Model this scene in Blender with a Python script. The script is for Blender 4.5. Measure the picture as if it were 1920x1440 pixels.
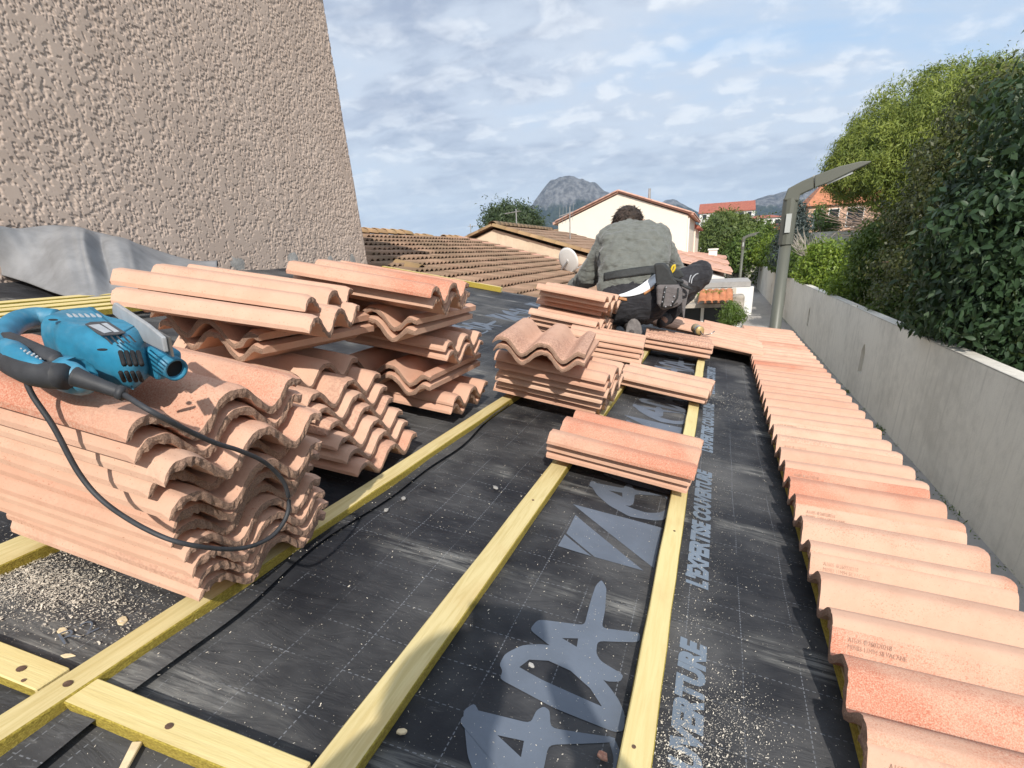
import bpy, bmesh, math, random
import numpy as np
from mathutils import Vector, Matrix

for o in list(bpy.data.objects):
    bpy.data.objects.remove(o, do_unlink=True)
sc = bpy.context.scene
COL = sc.collection
R = math.radians
rnd = random.Random(7)

# ------------------------------------------------------------------ camera
Z0 = 3.95                                   # eye height above the path
CAM_RIGHT = Vector((0.9585631, 0.28085614, -0.04771382))
CAM_DOWN = Vector((0.07593248, -0.41331609, -0.90741615))
CAM_FWD = Vector((-0.27457429, 0.86619261, -0.41751565))
FPX, CX, CY = 1009.91, 1021.825, 945.18
EYE = Vector((0, 0, Z0))
cam = bpy.data.cameras.new('camera')
cam.sensor_width = 36.0
cam.lens = FPX / 1920 * 36
cam.shift_x = -(CX - 960) / 1920
cam.shift_y = (CY - 720) / 1920
cam.clip_start = 0.05
cam.clip_end = 20000
cam_ob = bpy.data.objects.new('camera', cam)
COL.objects.link(cam_ob)
mw = Matrix.Identity(4)
for i, ax in enumerate((CAM_RIGHT, -CAM_DOWN, -CAM_FWD)):
    for j in range(3):
        mw[j][i] = ax[j]
mw.translation = EYE
cam_ob.matrix_world = mw
sc.camera = cam_ob

# ------------------------------------------------------------------ light
SUN_EL, SUN_AZ = R(35), R(22)               # azimuth measured from straight behind, towards the right
SUN_DIR = Vector((math.sin(SUN_AZ) * math.cos(SUN_EL), -math.cos(SUN_AZ) * math.cos(SUN_EL), math.sin(SUN_EL)))
sun = bpy.data.lights.new('sun', 'SUN')
sun.energy = 2.9
sun.angle = R(0.8)
sun.color = (1.0, 0.93, 0.84)
sun_ob = bpy.data.objects.new('sun', sun)
COL.objects.link(sun_ob)
sun_ob.rotation_euler = SUN_DIR.to_track_quat('Z', 'Y').to_euler()
sun_ob.location = (0, 0, 60)

sc.view_settings.view_transform = 'Standard'
sc.view_settings.look = 'None'
sc.view_settings.exposure = 0.74
sc.view_settings.gamma = 1.0
sc.view_settings.use_curve_mapping = False


# ------------------------------------------------------------------ node helpers
class NT:
    def __init__(self, tree):
        self.t = tree

    def n(self, typ, **kw):
        nd = self.t.nodes.new(typ)
        for k, v in kw.items():
            setattr(nd, k, v)
        return nd

    def link(self, a, b):
        self.t.links.new(a, b)

    def put(self, sock, v):
        if isinstance(v, bpy.types.NodeSocket):
            self.link(v, sock)
        elif isinstance(v, (tuple, list)) and sock.type == 'RGBA':
            sock.default_value = (*v[:3], 1)
        elif isinstance(v, (tuple, list)):
            sock.default_value = v
        else:
            sock.default_value = v

    def math(self, op, a, b=None, c=None, clamp=False):
        nd = self.n('ShaderNodeMath', operation=op, use_clamp=clamp)
        self.put(nd.inputs[0], a)
        if b is not None:
            self.put(nd.inputs[1], b)
        if c is not None:
            self.put(nd.inputs[2], c)
        return nd.outputs[0]

    def vmath(self, op, a, b=None):
        nd = self.n('ShaderNodeVectorMath', operation=op)
        self.put(nd.inputs[0], a)
        if b is not None:
            self.put(nd.inputs[1], b)
        return nd.outputs[0]

    def noise(self, vec, scale, detail=3.0, rough=0.55, dist=0.0):
        nd = self.n('ShaderNodeTexNoise')
        if vec is not None:
            self.link(vec, nd.inputs['Vector'])
        nd.inputs['Scale'].default_value = scale
        nd.inputs['Detail'].default_value = detail
        nd.inputs['Roughness'].default_value = rough
        nd.inputs['Distortion'].default_value = dist
        return nd.outputs['Fac']

    def voro(self, vec, scale, feature='F1', out='Distance'):
        nd = self.n('ShaderNodeTexVoronoi', feature=feature)
        self.link(vec, nd.inputs['Vector'])
        nd.inputs['Scale'].default_value = scale
        return nd.outputs[out]

    def step(self, v, lo, hi):
        nd = self.n('ShaderNodeMapRange', interpolation_type='SMOOTHSTEP')
        self.put(nd.inputs['Value'], v)
        self.put(nd.inputs['From Min'], lo)
        self.put(nd.inputs['From Max'], hi)
        return nd.outputs['Result']

    def mix(self, fac, a, b, blend='MIX'):
        nd = self.n('ShaderNodeMix', data_type='RGBA', blend_type=blend)
        self.put(nd.inputs[0], fac)
        self.put(nd.inputs[6], a)
        self.put(nd.inputs[7], b)
        return nd.outputs[2]

    def scale(self, vec, s):
        nd = self.n('ShaderNodeVectorMath', operation='MULTIPLY')
        self.link(vec, nd.inputs[0])
        nd.inputs[1].default_value = s
        return nd.outputs[0]

    def sep(self, vec):
        nd = self.n('ShaderNodeSeparateXYZ')
        self.link(vec, nd.inputs[0])
        return nd.outputs

    def bump(self, h, strength=0.4, dist=0.01, normal=None):
        nd = self.n('ShaderNodeBump')
        self.link(h, nd.inputs['Height'])
        nd.inputs['Strength'].default_value = strength
        nd.inputs['Distance'].default_value = dist
        if normal is not None:
            self.link(normal, nd.inputs['Normal'])
        return nd.outputs['Normal']


def new_mat(name):
    m = bpy.data.materials.new(name)
    m.use_nodes = True
    nt = NT(m.node_tree)
    b = m.node_tree.nodes['Principled BSDF']
    return m, nt, b


def obj_coords(nt, jitter=True):
    tc = nt.n('ShaderNodeTexCoord')
    v = tc.outputs['Object']
    if jitter:
        oi = nt.n('ShaderNodeObjectInfo')
        off = nt.math('MULTIPLY', oi.outputs['Random'], 37.0)
        cb = nt.n('ShaderNodeCombineXYZ')
        nt.link(off, cb.inputs[0]); nt.link(off, cb.inputs[1]); nt.link(off, cb.inputs[2])
        return nt.vmath('ADD', v, cb.outputs[0]), oi.outputs['Random'], v
    return v, None, v


def plain(name, col, rough=0.8, var=0.12, nscale=6.0, bump=0.0, bscale=60.0, bdist=0.004, metal=0.0, spec=0.5, jitter=True):
    m, nt, b = new_mat(name)
    v, rn, _ = obj_coords(nt, jitter)
    n1 = nt.noise(v, nscale, 5.0, 0.6)
    dark = tuple(c * (1 - var) for c in col)
    lite = tuple(min(1, c * (1 + var)) for c in col)
    nt.put(b.inputs['Base Color'], nt.mix(nt.step(n1, 0.3, 0.7), dark, lite))
    b.inputs['Roughness'].default_value = rough
    b.inputs['Metallic'].default_value = metal
    b.inputs['Specular IOR Level'].default_value = spec
    if bump:
        nt.put(b.inputs['Normal'], nt.bump(nt.noise(v, bscale, 4.0, 0.65), bump, bdist))
    return m


MAT = {}

# ------------------------------------------------------------------ sky
world = bpy.data.worlds.new('World')
sc.world = world
world.use_nodes = True
wt = NT(world.node_tree)
bg = world.node_tree.nodes['Background']
sky = wt.n('ShaderNodeTexSky', sky_type='NISHITA')
sky.sun_disc = False
sky.sun_elevation = SUN_EL
sky.sun_rotation = math.atan2(SUN_DIR.x, SUN_DIR.y)
sky.altitude = 100
sky.air_density = 1.0
sky.dust_density = 1.5
sky.ozone_density = 1.2
tcw = wt.n('ShaderNodeTexCoord')
sx, sy, sz = wt.sep(tcw.outputs['Generated'])
den = wt.math('ADD', wt.math('MAXIMUM', sz, 0.0), 0.22)
cbw = wt.n('ShaderNodeCombineXYZ')
wt.link(wt.math('DIVIDE', sx, den), cbw.inputs[0])
wt.link(wt.math('DIVIDE', sy, den), cbw.inputs[1])
cp = cbw.outputs[0]
# banks of altocumulus drawn out in streaks, with small puffs at the edge of the bank
mp = wt.n('ShaderNodeMapping')
mp.inputs['Rotation'].default_value = (0, 0, R(-38))
mp.inputs['Scale'].default_value = (0.62, 1.15, 1)
mp.inputs['Location'].default_value = (0.4, 1.3, 0)
wt.link(cp, mp.inputs['Vector'])
bank = wt.noise(mp.outputs[0], 1.15, 6.0, 0.55, 0.4)
ripple = wt.noise(mp.outputs[0], 6.0, 5.0, 0.55, 0.5)
puff = wt.noise(cp, 7.5, 4.0, 0.55, 0.3)
dens = wt.math('ADD', wt.math('ADD', wt.math('MULTIPLY', bank, 0.72), wt.math('MULTIPLY', ripple, 0.16)),
               wt.math('MULTIPLY', puff, 0.12))
cover = wt.step(dens, 0.26, 0.48)
grey = wt.step(wt.math('ADD', wt.math('MULTIPLY', bank, 0.70), wt.math('MULTIPLY', ripple, 0.30)), 0.46, 0.62)
puffs = wt.step(wt.math('ADD', wt.math('MULTIPLY', puff, 0.62), wt.math('MULTIPLY', ripple, 0.38)), 0.48, 0.60)
ccol = wt.mix(grey, (2.8, 3.1, 3.55), (1.65, 1.9, 2.45))
ccol = wt.mix(wt.math('MULTIPLY', puffs, wt.math('SUBTRACT', 0.95, wt.math('MULTIPLY', grey, 0.75))), ccol, (3.8, 3.95, 4.15))
low = wt.math('SUBTRACT', 1.0, wt.step(sz, 0.0, 0.22))
ccol = wt.mix(wt.math('MULTIPLY', low, 0.55), ccol, (3.1, 3.55, 3.95))
clear = wt.mix(0.72, sky.outputs[0], (1.7, 2.4, 3.25))
clear = wt.mix(wt.math('MULTIPLY', low, 0.75), clear, (2.75, 3.4, 3.95))
wt.put(bg.inputs['Color'], wt.mix(wt.math('MULTIPLY', cover, 0.92), clear, ccol))
bg.inputs['Strength'].default_value = 0.15

# ------------------------------------------------------------------ frame helpers
SLOPE = 0.188534
K = 0.69
NV = Vector((math.sin(SLOPE), 0, math.cos(SLOPE)))
UV_ = Vector((math.cos(SLOPE), 0, -math.sin(SLOPE)))
RF = Matrix.Identity(4)                     # roof frame: x down the slope, y along the eave, z off the battens
for j in range(3):
    RF[j][0] = UV_[j]; RF[j][1] = (0, 1, 0)[j]; RF[j][2] = NV[j]
RF.translation = EYE - NV * K


def ray(px, py):
    return CAM_RIGHT * ((px - CX) / FPX) + CAM_DOWN * ((py - CY) / FPX) + CAM_FWD


def at(px, py, X=None, Y=None, Z=None):
    """point of the sight line through a picture point where it meets x, y or height"""
    r = ray(px, py)
    t = X / r.x if X is not None else Y / r.y if Y is not None else (Z - Z0) / r.z
    return EYE + r * t


def roof_at(px, py, w=0.0):
    r = ray(px, py)
    t = (-K + w) / NV.dot(r)
    p = r * t
    return p.dot(UV_), p.y


def rp(u, v, w=0.0):
    return RF @ Vector((u, v, w))


def link(o, parent=None):
    COL.objects.link(o)
    if parent is not None:
        o.parent = parent
    return o


def mesh_obj(name, verts, faces, mats=None, parent=None, midx=None, smooth=False):
    me = bpy.data.meshes.new(name)
    me.from_pydata([tuple(v) for v in verts], [], faces)
    for m in (mats if isinstance(mats, (list, tuple)) else [mats]):
        if m is not None:
            me.materials.append(m)
    if midx is not None:
        me.polygons.foreach_set('material_index', midx)
    if smooth:
        me.polygons.foreach_set('use_smooth', [True] * len(me.polygons))
    me.update()
    return link(bpy.data.objects.new(name, me), parent)


def np_mesh(name, verts, quads, mat, parent=None, smooth=False):
    """big mesh from numpy arrays (n x 3 vertices, m x k faces)"""
    me = bpy.data.meshes.new(name)
    nv, (nf, k) = len(verts), quads.shape
    me.vertices.add(nv)
    me.vertices.foreach_set('co', np.ascontiguousarray(verts, dtype=np.float32).ravel())
    me.loops.add(nf * k)
    me.polygons.add(nf)
    me.polygons.foreach_set('loop_start', np.arange(0, nf * k, k, dtype=np.int32))
    me.polygons.foreach_set('loop_total', np.full(nf, k, dtype=np.int32))
    me.loops.foreach_set('vertex_index', np.ascontiguousarray(quads, dtype=np.int32).ravel())
    if smooth:
        me.polygons.foreach_set('use_smooth', np.ones(nf, dtype=bool))
    me.materials.append(mat)
    me.update(calc_edges=True)
    me.validate()
    return link(bpy.data.objects.new(name, me), parent)


def empty(name, loc=(0, 0, 0), mat=None):
    o = bpy.data.objects.new(name, None)
    o.empty_display_size = 0.1
    COL.objects.link(o)
    if mat is not None:
        o.matrix_world = mat
    else:
        o.location = loc
    return o


def tag(o, label=None, cat=None, group=None, kind=None):
    if label: o['label'] = label
    if cat: o['category'] = cat
    if group: o['group'] = group
    if kind: o['kind'] = kind
    return o


class MB:
    """collects shapes and links them as one mesh object"""
    def __init__(self):
        self.v, self.f, self.mi = [], [], []

    def add(self, vs, fs, mi=0):
        b = len(self.v)
        self.v += [Vector(v) for v in vs]
        self.f += [tuple(b + i for i in f) for f in fs]
        self.mi += [mi] * len(fs)
        return self

    def box(self, a, b, mi=0, M=None):
        x0, y0, z0 = a; x1, y1, z1 = b
        vs = [(x0, y0, z0), (x1, y0, z0), (x1, y1, z0), (x0, y1, z0), (x0, y0, z1), (x1, y0, z1), (x1, y1, z1), (x0, y1, z1)]
        if M is not None:
            vs = [M @ Vector(v) for v in vs]
        return self.add(vs, [(3, 2, 1, 0), (4, 5, 6, 7), (0, 1, 5, 4), (1, 2, 6, 5), (2, 3, 7, 6), (3, 0, 4, 7)], mi)

    def prism(self, poly, d, mi=0):
        """closed polygon (3-D points) pushed along the vector d"""
        n = len(poly); d = Vector(d)
        vs = [Vector(p) for p in poly] + [Vector(p) + d for p in poly]
        fs = [tuple(range(n - 1, -1, -1)), tuple(range(n, 2 * n))]
        fs += [(i, (i + 1) % n, n + (i + 1) % n, n + i) for i in range(n)]
        return self.add(vs, fs, mi)

    def tube(self, pts, rad, seg=8, mi=0, cap=True, sx=1.0):
        pts = [Vector(p) for p in pts]
        rads = rad if isinstance(rad, (list, tuple)) else [rad] * len(pts)
        vs, fs = [], []
        up = Vector((0, 0, 1))
        for i, p in enumerate(pts):
            t = (pts[min(i + 1, len(pts) - 1)] - pts[max(i - 1, 0)]).normalized()
            a = t.cross(up)
            if a.length < 1e-3:
                a = t.cross(Vector((1, 0, 0)))
            a.normalize(); b = a.cross(t).normalized()
            for k in range(seg):
                th = 2 * math.pi * k / seg
                vs.append(p + a * math.cos(th) * rads[i] * sx + b * math.sin(th) * rads[i])
        for i in range(len(pts) - 1):
            for k in range(seg):
                k2 = (k + 1) % seg
                fs.append((i * seg + k, i * seg + k2, (i + 1) * seg + k2, (i + 1) * seg + k))
        if cap:
            fs.append(tuple(range(seg - 1, -1, -1)))
            fs.append(tuple(range((len(pts) - 1) * seg, len(pts) * seg)))
        return self.add(vs, fs, mi)

    def ball(self, c, r, seg=10, rings=6, mi=0):
        c = Vector(c); r = Vector(r) if isinstance(r, (tuple, list)) else Vector((r, r, r))
        vs = [c + Vector((0, 0, r.z))]
        for i in range(1, rings):
            ph = math.pi * i / rings
            for k in range(seg):
                th = 2 * math.pi * k / seg
                vs.append(c + Vector((r.x * math.sin(ph) * math.cos(th), r.y * math.sin(ph) * math.sin(th), r.z * math.cos(ph))))
        vs.append(c - Vector((0, 0, r.z)))
        fs = [(0, 1 + k, 1 + (k + 1) % seg) for k in range(seg)]
        for i in range(rings - 2):
            a = 1 + i * seg; b = a + seg
            fs += [(a + k, b + k, b + (k + 1) % seg, a + (k + 1) % seg) for k in range(seg)]
        a = 1 + (rings - 2) * seg; e = len(vs) - 1
        fs += [(e, a + (k + 1) % seg, a + k) for k in range(seg)]
        return self.add(vs, fs, mi)

    def build(self, name, mats, parent=None, smooth=False):
        return mesh_obj(name, self.v, self.f, mats, parent, self.mi, smooth)


def catmull(pts, n=8):
    pts = [Vector(p) for p in pts]
    out = []
    P = [pts[0]] + pts + [pts[-1]]
    for i in range(1, len(P) - 2):
        for k in range(n):
            t = k / n
            a, b, c, d = P[i - 1], P[i], P[i + 1], P[i + 2]
            out.append(0.5 * ((2 * b) + (c - a) * t + (2 * a - 5 * b + 4 * c - d) * t * t + (3 * b - a - 3 * c + d) * t ** 3))
    out.append(pts[-1])
    return out


def bevel(o, w, seg=2, angle=40):
    m = o.modifiers.new('bevel', 'BEVEL')
    m.width = w; m.segments = seg; m.limit_method = 'ANGLE'; m.angle_limit = R(angle)
    return o


def bake(o):
    """replace the object's mesh by its modified mesh"""
    dg = bpy.context.evaluated_depsgraph_get()
    me = bpy.data.meshes.new_from_object(o.evaluated_get(dg))
    o.modifiers.clear()
    o.data = me
    return o


def smooth_noise2(ny, nx, sy, sx, seed):
    """periodic gaussian-filtered noise, zero mean, unit deviation"""
    g = np.random.default_rng(seed).standard_normal((ny, nx))
    fy = np.fft.fftfreq(ny)[:, None]; fx = np.fft.fftfreq(nx)[None, :]
    k = np.exp(-2 * np.pi ** 2 * ((fy * sy) ** 2 + (fx * sx) ** 2))
    h = np.real(np.fft.ifft2(np.fft.fft2(g) * k))
    return (h - h.mean()) / h.std()


def grid_quads(nu, nv):
    a = np.arange(nu - 1)[:, None] * nv + np.arange(nv - 1)[None, :]
    return np.stack([a, a + nv, a + nv + 1, a + 1], -1).reshape(-1, 4)

# ------------------------------------------------------------------ materials
def clay_mat():
    m, nt, b = new_mat('clay')
    v, rn, raw = obj_coords(nt)
    oc = nt.n('ShaderNodeObjectInfo')
    sc_ = nt.n('ShaderNodeSeparateColor')
    nt.link(oc.outputs['Color'], sc_.inputs[0])
    r3, rb, r2 = sc_.outputs[0], sc_.outputs[1], sc_.outputs[2]   # firing of this tile: red blush, smoky burn, tone
    base = nt.mix(rn, (0.62, 0.385, 0.278), (0.66, 0.445, 0.325))
    base = nt.mix(nt.math('MULTIPLY', r2, 0.45), base, (0.52, 0.275, 0.185))
    big = nt.noise(v, 2.6, 3.0, 0.55, 0.5)
    med = nt.noise(v, 16.0, 4.0, 0.6)
    base = nt.mix(nt.math('MULTIPLY', nt.step(med, 0.35, 0.7), 0.28), base, (0.47, 0.26, 0.175))
    # fired red blush, sprayed on as fine drops, only on some tiles
    grit = nt.noise(v, 420.0, 2.0, 0.5)
    blush = nt.math('MULTIPLY', nt.step(nt.math('ADD', big, nt.math('MULTIPLY', r3, 0.30)), 0.60, 0.86), nt.step(nt.math('ADD', grit, nt.math('MULTIPLY', big, 0.45)), 0.50, 0.95))
    base = nt.mix(nt.math('MULTIPLY', blush, nt.math('ADD', 0.10, nt.math('MULTIPLY', r3, 0.74))), base, (0.46, 0.13, 0.07))
    fleck = nt.math('MULTIPLY', nt.step(nt.math('ADD', nt.noise(v, 5.5, 3.0, 0.6), nt.math('MULTIPLY', r3, 0.16)), 0.56, 0.72), nt.step(nt.noise(v, 260.0, 2.0, 0.6), 0.56, 0.66))
    base = nt.mix(nt.math('MULTIPLY', fleck, 0.55), base, (0.42, 0.13, 0.075))
    # smoky purple burn on others
    v2 = nt.vmath('ADD', v, (11.0, 5.0, 3.0))
    burn = nt.math('MULTIPLY', nt.step(nt.math('ADD', nt.noise(v2, 3.2, 3.0, 0.55), nt.math('MULTIPLY', rb, 0.32)), 0.62, 0.80), nt.step(nt.noise(v2, 150.0, 2.0, 0.5), 0.40, 0.62))
    base = nt.mix(nt.math('MULTIPLY', burn, nt.math('ADD', 0.15, nt.math('MULTIPLY', rb, 0.45))), base, (0.27, 0.135, 0.105))
    spk = nt.step(nt.noise(v, 320.0, 1.0, 0.5), 0.70, 0.76)
    base = nt.mix(nt.math('MULTIPLY', spk, 0.6), base, (0.30, 0.13, 0.08))
    dust = nt.step(nt.noise(v2, 7.0, 5.0, 0.65), 0.56, 0.74)
    base = nt.mix(nt.math('MULTIPLY', dust, 0.22), base, (0.60, 0.46, 0.36))
    nt.put(b.inputs['Base Color'], base)
    b.inputs['Roughness'].default_value = 0.82
    b.inputs['Specular IOR Level'].default_value = 0.3
    n1 = nt.bump(nt.noise(v, 260.0, 3.0, 0.6), 0.22, 0.003)
    nt.put(b.inputs['Normal'], nt.bump(nt.noise(v, 28.0, 3.0, 0.5), 0.18, 0.006, n1))
    return m


def clay_end_mat():
    m, nt, b = new_mat('broken clay')
    v, rn, raw = obj_coords(nt)
    n1 = nt.noise(v, 420.0, 3.0, 0.65)
    c = nt.mix(nt.step(n1, 0.30, 0.70), (0.19, 0.118, 0.085), (0.38, 0.245, 0.175))
    c = nt.mix(nt.math('MULTIPLY', nt.step(nt.noise(v, 14.0, 3.0), 0.5, 0.75), 0.35), c, (0.46, 0.28, 0.19))
    nt.put(b.inputs['Base Color'], c)
    b.inputs['Roughness'].default_value = 0.95
    nt.put(b.inputs['Normal'], nt.bump(n1, 0.6, 0.002))
    return m


def wood_mat(name, top, dark, grain=1.0):
    m, nt, b = new_mat(name)
    v, rn, raw = obj_coords(nt)
    g = nt.noise(nt.scale(v, (2.2, 34.0, 34.0)), 2.0, 5.0, 0.6, 1.2)
    g2 = nt.noise(nt.scale(v, (5.0, 120.0, 120.0)), 2.0, 3.0, 0.6)
    blotch = nt.noise(nt.scale(v, (3.5, 6.0, 6.0)), 1.5, 3.0, 0.5)
    c = nt.mix(nt.math('MULTIPLY', nt.step(g, 0.38, 0.66), 0.75 * grain), top, dark)
    c = nt.mix(nt.math('MULTIPLY', nt.step(g2, 0.5, 0.75), 0.25 * grain), c, dark)
    c = nt.mix(nt.math('MULTIPLY', nt.step(blotch, 0.5, 0.72), 0.5), c, (0.60, 0.44, 0.20))
    nt.put(b.inputs['Base Color'], c)
    b.inputs['Roughness'].default_value = 0.75
    b.inputs['Specular IOR Level'].default_value = 0.25
    nt.put(b.inputs['Normal'], nt.bump(nt.math('ADD', g, g2), 0.35, 0.002))
    return m


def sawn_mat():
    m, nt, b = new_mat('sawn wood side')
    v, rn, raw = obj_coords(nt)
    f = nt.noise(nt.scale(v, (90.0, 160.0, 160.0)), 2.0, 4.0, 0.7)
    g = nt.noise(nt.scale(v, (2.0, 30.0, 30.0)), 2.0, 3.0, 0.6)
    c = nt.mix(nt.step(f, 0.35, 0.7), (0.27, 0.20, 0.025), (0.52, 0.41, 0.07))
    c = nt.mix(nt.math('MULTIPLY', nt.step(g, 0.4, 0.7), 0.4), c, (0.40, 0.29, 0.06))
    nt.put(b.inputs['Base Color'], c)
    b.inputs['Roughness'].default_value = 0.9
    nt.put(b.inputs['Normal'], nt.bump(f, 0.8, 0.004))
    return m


def dash(nt, along, across, pitch_a, off, width, period, duty, wob):
    """thin dashed line every pitch_a metres: mask"""
    d = nt.math('ABSOLUTE', nt.math('SUBTRACT', nt.math('FRACT', nt.math('ADD', nt.math('DIVIDE', nt.math('SUBTRACT', nt.math('ADD', across, wob), off), pitch_a), 0.5)), 0.5))
    ln = nt.math('LESS_THAN', d, width / pitch_a)
    gap = nt.math('LESS_THAN', nt.math('FRACT', nt.math('DIVIDE', along, period)), duty)
    return nt.math('MULTIPLY', ln, gap)


def underlay_mat(off_u):
    m, nt, b = new_mat('roofing underlay')
    v, _, raw = obj_coords(nt, False)
    x, y, z = nt.sep(raw)
    wob = nt.math('MULTIPLY', nt.math('SUBTRACT', nt.noise(raw, 1.6, 2.0), 0.5), 0.012)
    l1 = dash(nt, y, x, 0.1135, off_u, 0.0009, 0.0105, 0.6, wob)
    l2 = dash(nt, x, y, 0.1, 0.084, 0.0009, 0.0125, 0.55, wob)
    print_wear = nt.step(nt.noise(raw, 5.0, 4.0, 0.6), 0.36, 0.55)
    weave = nt.noise(nt.scale(raw, (900.0, 900.0, 900.0)), 1.0, 1.0)
    base = nt.mix(nt.step(nt.noise(raw, 3.0, 5.0, 0.6), 0.3, 0.7), (0.016, 0.017, 0.021), (0.030, 0.032, 0.038))
    base = nt.mix(nt.math('MULTIPLY', nt.math('MAXIMUM', l1, l2), nt.math('MULTIPLY', print_wear, 0.34)), base, (0.42, 0.45, 0.50))
    # chafed dusty bands where the rafters press from below
    fr = nt.math('FRACT', nt.math('DIVIDE', nt.math('ADD', nt.math('SUBTRACT', y, 0.97), nt.math('MULTIPLY', nt.math('SUBTRACT', nt.noise(raw, 2.3, 2.0), 0.5), 0.10)), 0.52))
    dist = nt.math('ABSOLUTE', nt.math('SUBTRACT', nt.math('FRACT', nt.math('ADD', fr, 0.5)), 0.5))
    band = nt.math('SUBTRACT', 1.0, nt.step(dist, 0.05, 0.10))
    streak = nt.noise(nt.scale(raw, (7.0, 95.0, 10.0)), 1.0, 5.0, 0.7, 0.6)
    patch = nt.step(nt.noise(nt.scale(raw, (3.0, 1.0, 1.0)), 1.9, 3.0, 0.55), 0.40, 0.62)
    rub = nt.math('MULTIPLY', nt.math('MULTIPLY', band, patch), nt.step(streak, 0.36, 0.66))
    base = nt.mix(nt.math('MULTIPLY', rub, 0.6), base, (0.33, 0.325, 0.30))
    # loose scuffs
    scuff = nt.math('MULTIPLY', nt.step(nt.noise(nt.scale(raw, (6.0, 26.0, 5.0)), 1.3, 6.0, 0.72, 1.5), 0.56, 0.74), nt.step(nt.noise(raw, 2.1, 3.0), 0.44, 0.66))
    base = nt.mix(nt.math('MULTIPLY', scuff, 0.42), base, (0.30, 0.30, 0.30))
    film = nt.step(nt.noise(raw, 1.5, 5.0, 0.62), 0.38, 0.72)
    base = nt.mix(nt.math('MULTIPLY', film, 0.25), base, (0.36, 0.35, 0.33))
    speck = nt.step(nt.noise(raw, 420.0, 2.0, 0.5), nt.math('SUBTRACT', 0.74, nt.math('MULTIPLY', film, 0.075)), 0.78)
    base = nt.mix(nt.math('MULTIPLY', speck, 0.7), base, (0.48, 0.45, 0.38))
    nt.put(b.inputs['Base Color'], base)
    nt.put(b.inputs['Roughness'], nt.math('ADD', 0.62, nt.math('MULTIPLY', film, 0.22)))
    b.inputs['Specular IOR Level'].default_value = 0.25
    nb = nt.bump(weave, 0.25, 0.001)
    nt.put(b.inputs['Normal'], nt.bump(nt.noise(nt.scale(raw, (1.0, 2.4, 1.0)), 7.0, 4.0, 0.55, 0.6), 0.5, 0.022, nb))
    return m


def leaf_mat(name, c1, c2, c3, trans=0.25, gloss=0.5, nscale=2.0, spec=0.5):
    m, nt, b = new_mat(name)
    v, rn, raw = obj_coords(nt, False)
    geo = nt.n('ShaderNodeNewGeometry')
    n1 = nt.noise(raw, nscale, 3.0, 0.6)
    rnd_i = geo.outputs['Random Per Island']
    c = nt.mix(nt.step(n1, 0.35, 0.65), c1, c2)
    c = nt.mix(nt.math('MULTIPLY', rnd_i, 0.55), c, c3)
    nt.put(b.inputs['Base Color'], c)
    b.inputs['Roughness'].default_value = gloss
    b.inputs['Specular IOR Level'].default_value = spec
    if trans:
        tr = nt.n('ShaderNodeBsdfTranslucent')
        nt.put(tr.inputs['Color'], nt.mix(0.5, c, (0.30, 0.40, 0.06), 'MIX'))
        mx = nt.n('ShaderNodeMixShader')
        mx.inputs[0].default_value = trans
        nt.link(b.outputs[0], mx.inputs[1]); nt.link(tr.outputs[0], mx.inputs[2])
        nt.link(mx.outputs[0], m.node_tree.nodes['Material Output'].inputs['Surface'])
    return m


def weathered(name, col, stain, rough=0.9, sc_=0.8, bump=0.5, bscale=30.0, bdist=0.01, streak=0.0, amount=0.7):
    m, nt, b = new_mat(name)
    v, rn, raw = obj_coords(nt, False)
    n1 = nt.noise(v, sc_, 7.0, 0.65, 0.4)
    n2 = nt.noise(v, sc_ * 9, 5.0, 0.65)
    f = nt.math('ADD', nt.math('MULTIPLY', n1, 0.65), nt.math('MULTIPLY', n2, 0.35))
    c = nt.mix(nt.math('MULTIPLY', nt.step(f, 0.42, 0.66), amount), col, stain)
    if streak:
        s = nt.noise(nt.scale(v, (4.0, 4.0, 0.35)), 1.6, 5.0, 0.65)
        c = nt.mix(nt.math('MULTIPLY', nt.step(s, 0.5, 0.74), streak), c, stain)
    nt.put(b.inputs['Base Color'], c)
    b.inputs['Roughness'].default_value = rough
    nt.put(b.inputs['Normal'], nt.bump(nt.noise(v, bscale, 5.0, 0.7), bump, bdist))
    return m


MAT['clay'] = clay_mat()
MAT['clay_end'] = clay_end_mat()
MAT['wood'] = wood_mat('treated batten top', (0.67, 0.56, 0.29), (0.53, 0.42, 0.18))
MAT['wood_new'] = wood_mat('yellow batten top', (0.73, 0.61, 0.30), (0.61, 0.48, 0.20), 0.6)
MAT['sawn'] = sawn_mat()
MAT['underlay'] = underlay_mat(0.245)
MAT['underlay_up'] = underlay_mat(0.19)
MAT['print'] = plain('grey print', (0.125, 0.15, 0.19), 0.6, 0.10, 9.0, 0.2, 500.0, 0.001, jitter=False)
MAT['print_pale'] = plain('pale slogan print', (0.17, 0.21, 0.26), 0.6, 0.10, 9.0, 0.2, 500.0, 0.001, jitter=False)
MAT['sawdust'] = plain('sawdust', (0.66, 0.60, 0.50), 0.95, 0.3, 40.0)
MAT['steel'] = plain('steel', (0.35, 0.34, 0.33), 0.4, 0.2, 30.0, metal=0.9)
MAT['rust'] = plain('rusty nail', (0.16, 0.10, 0.07), 0.7, 0.3, 80.0, metal=0.4)
MAT['mortar'] = plain('mortar', (0.36, 0.35, 0.33), 0.95, 0.2, 12.0, 0.6, 60.0, 0.01)
MAT['ink'] = plain('ink', (0.42, 0.26, 0.19), 0.9, 0.3, 60.0)
MAT['render'] = weathered('pale render', (0.58, 0.52, 0.43), (0.44, 0.39, 0.32), 0.95, 0.5, 0.3, 40.0, 0.01, 0.25, 0.4)

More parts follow.
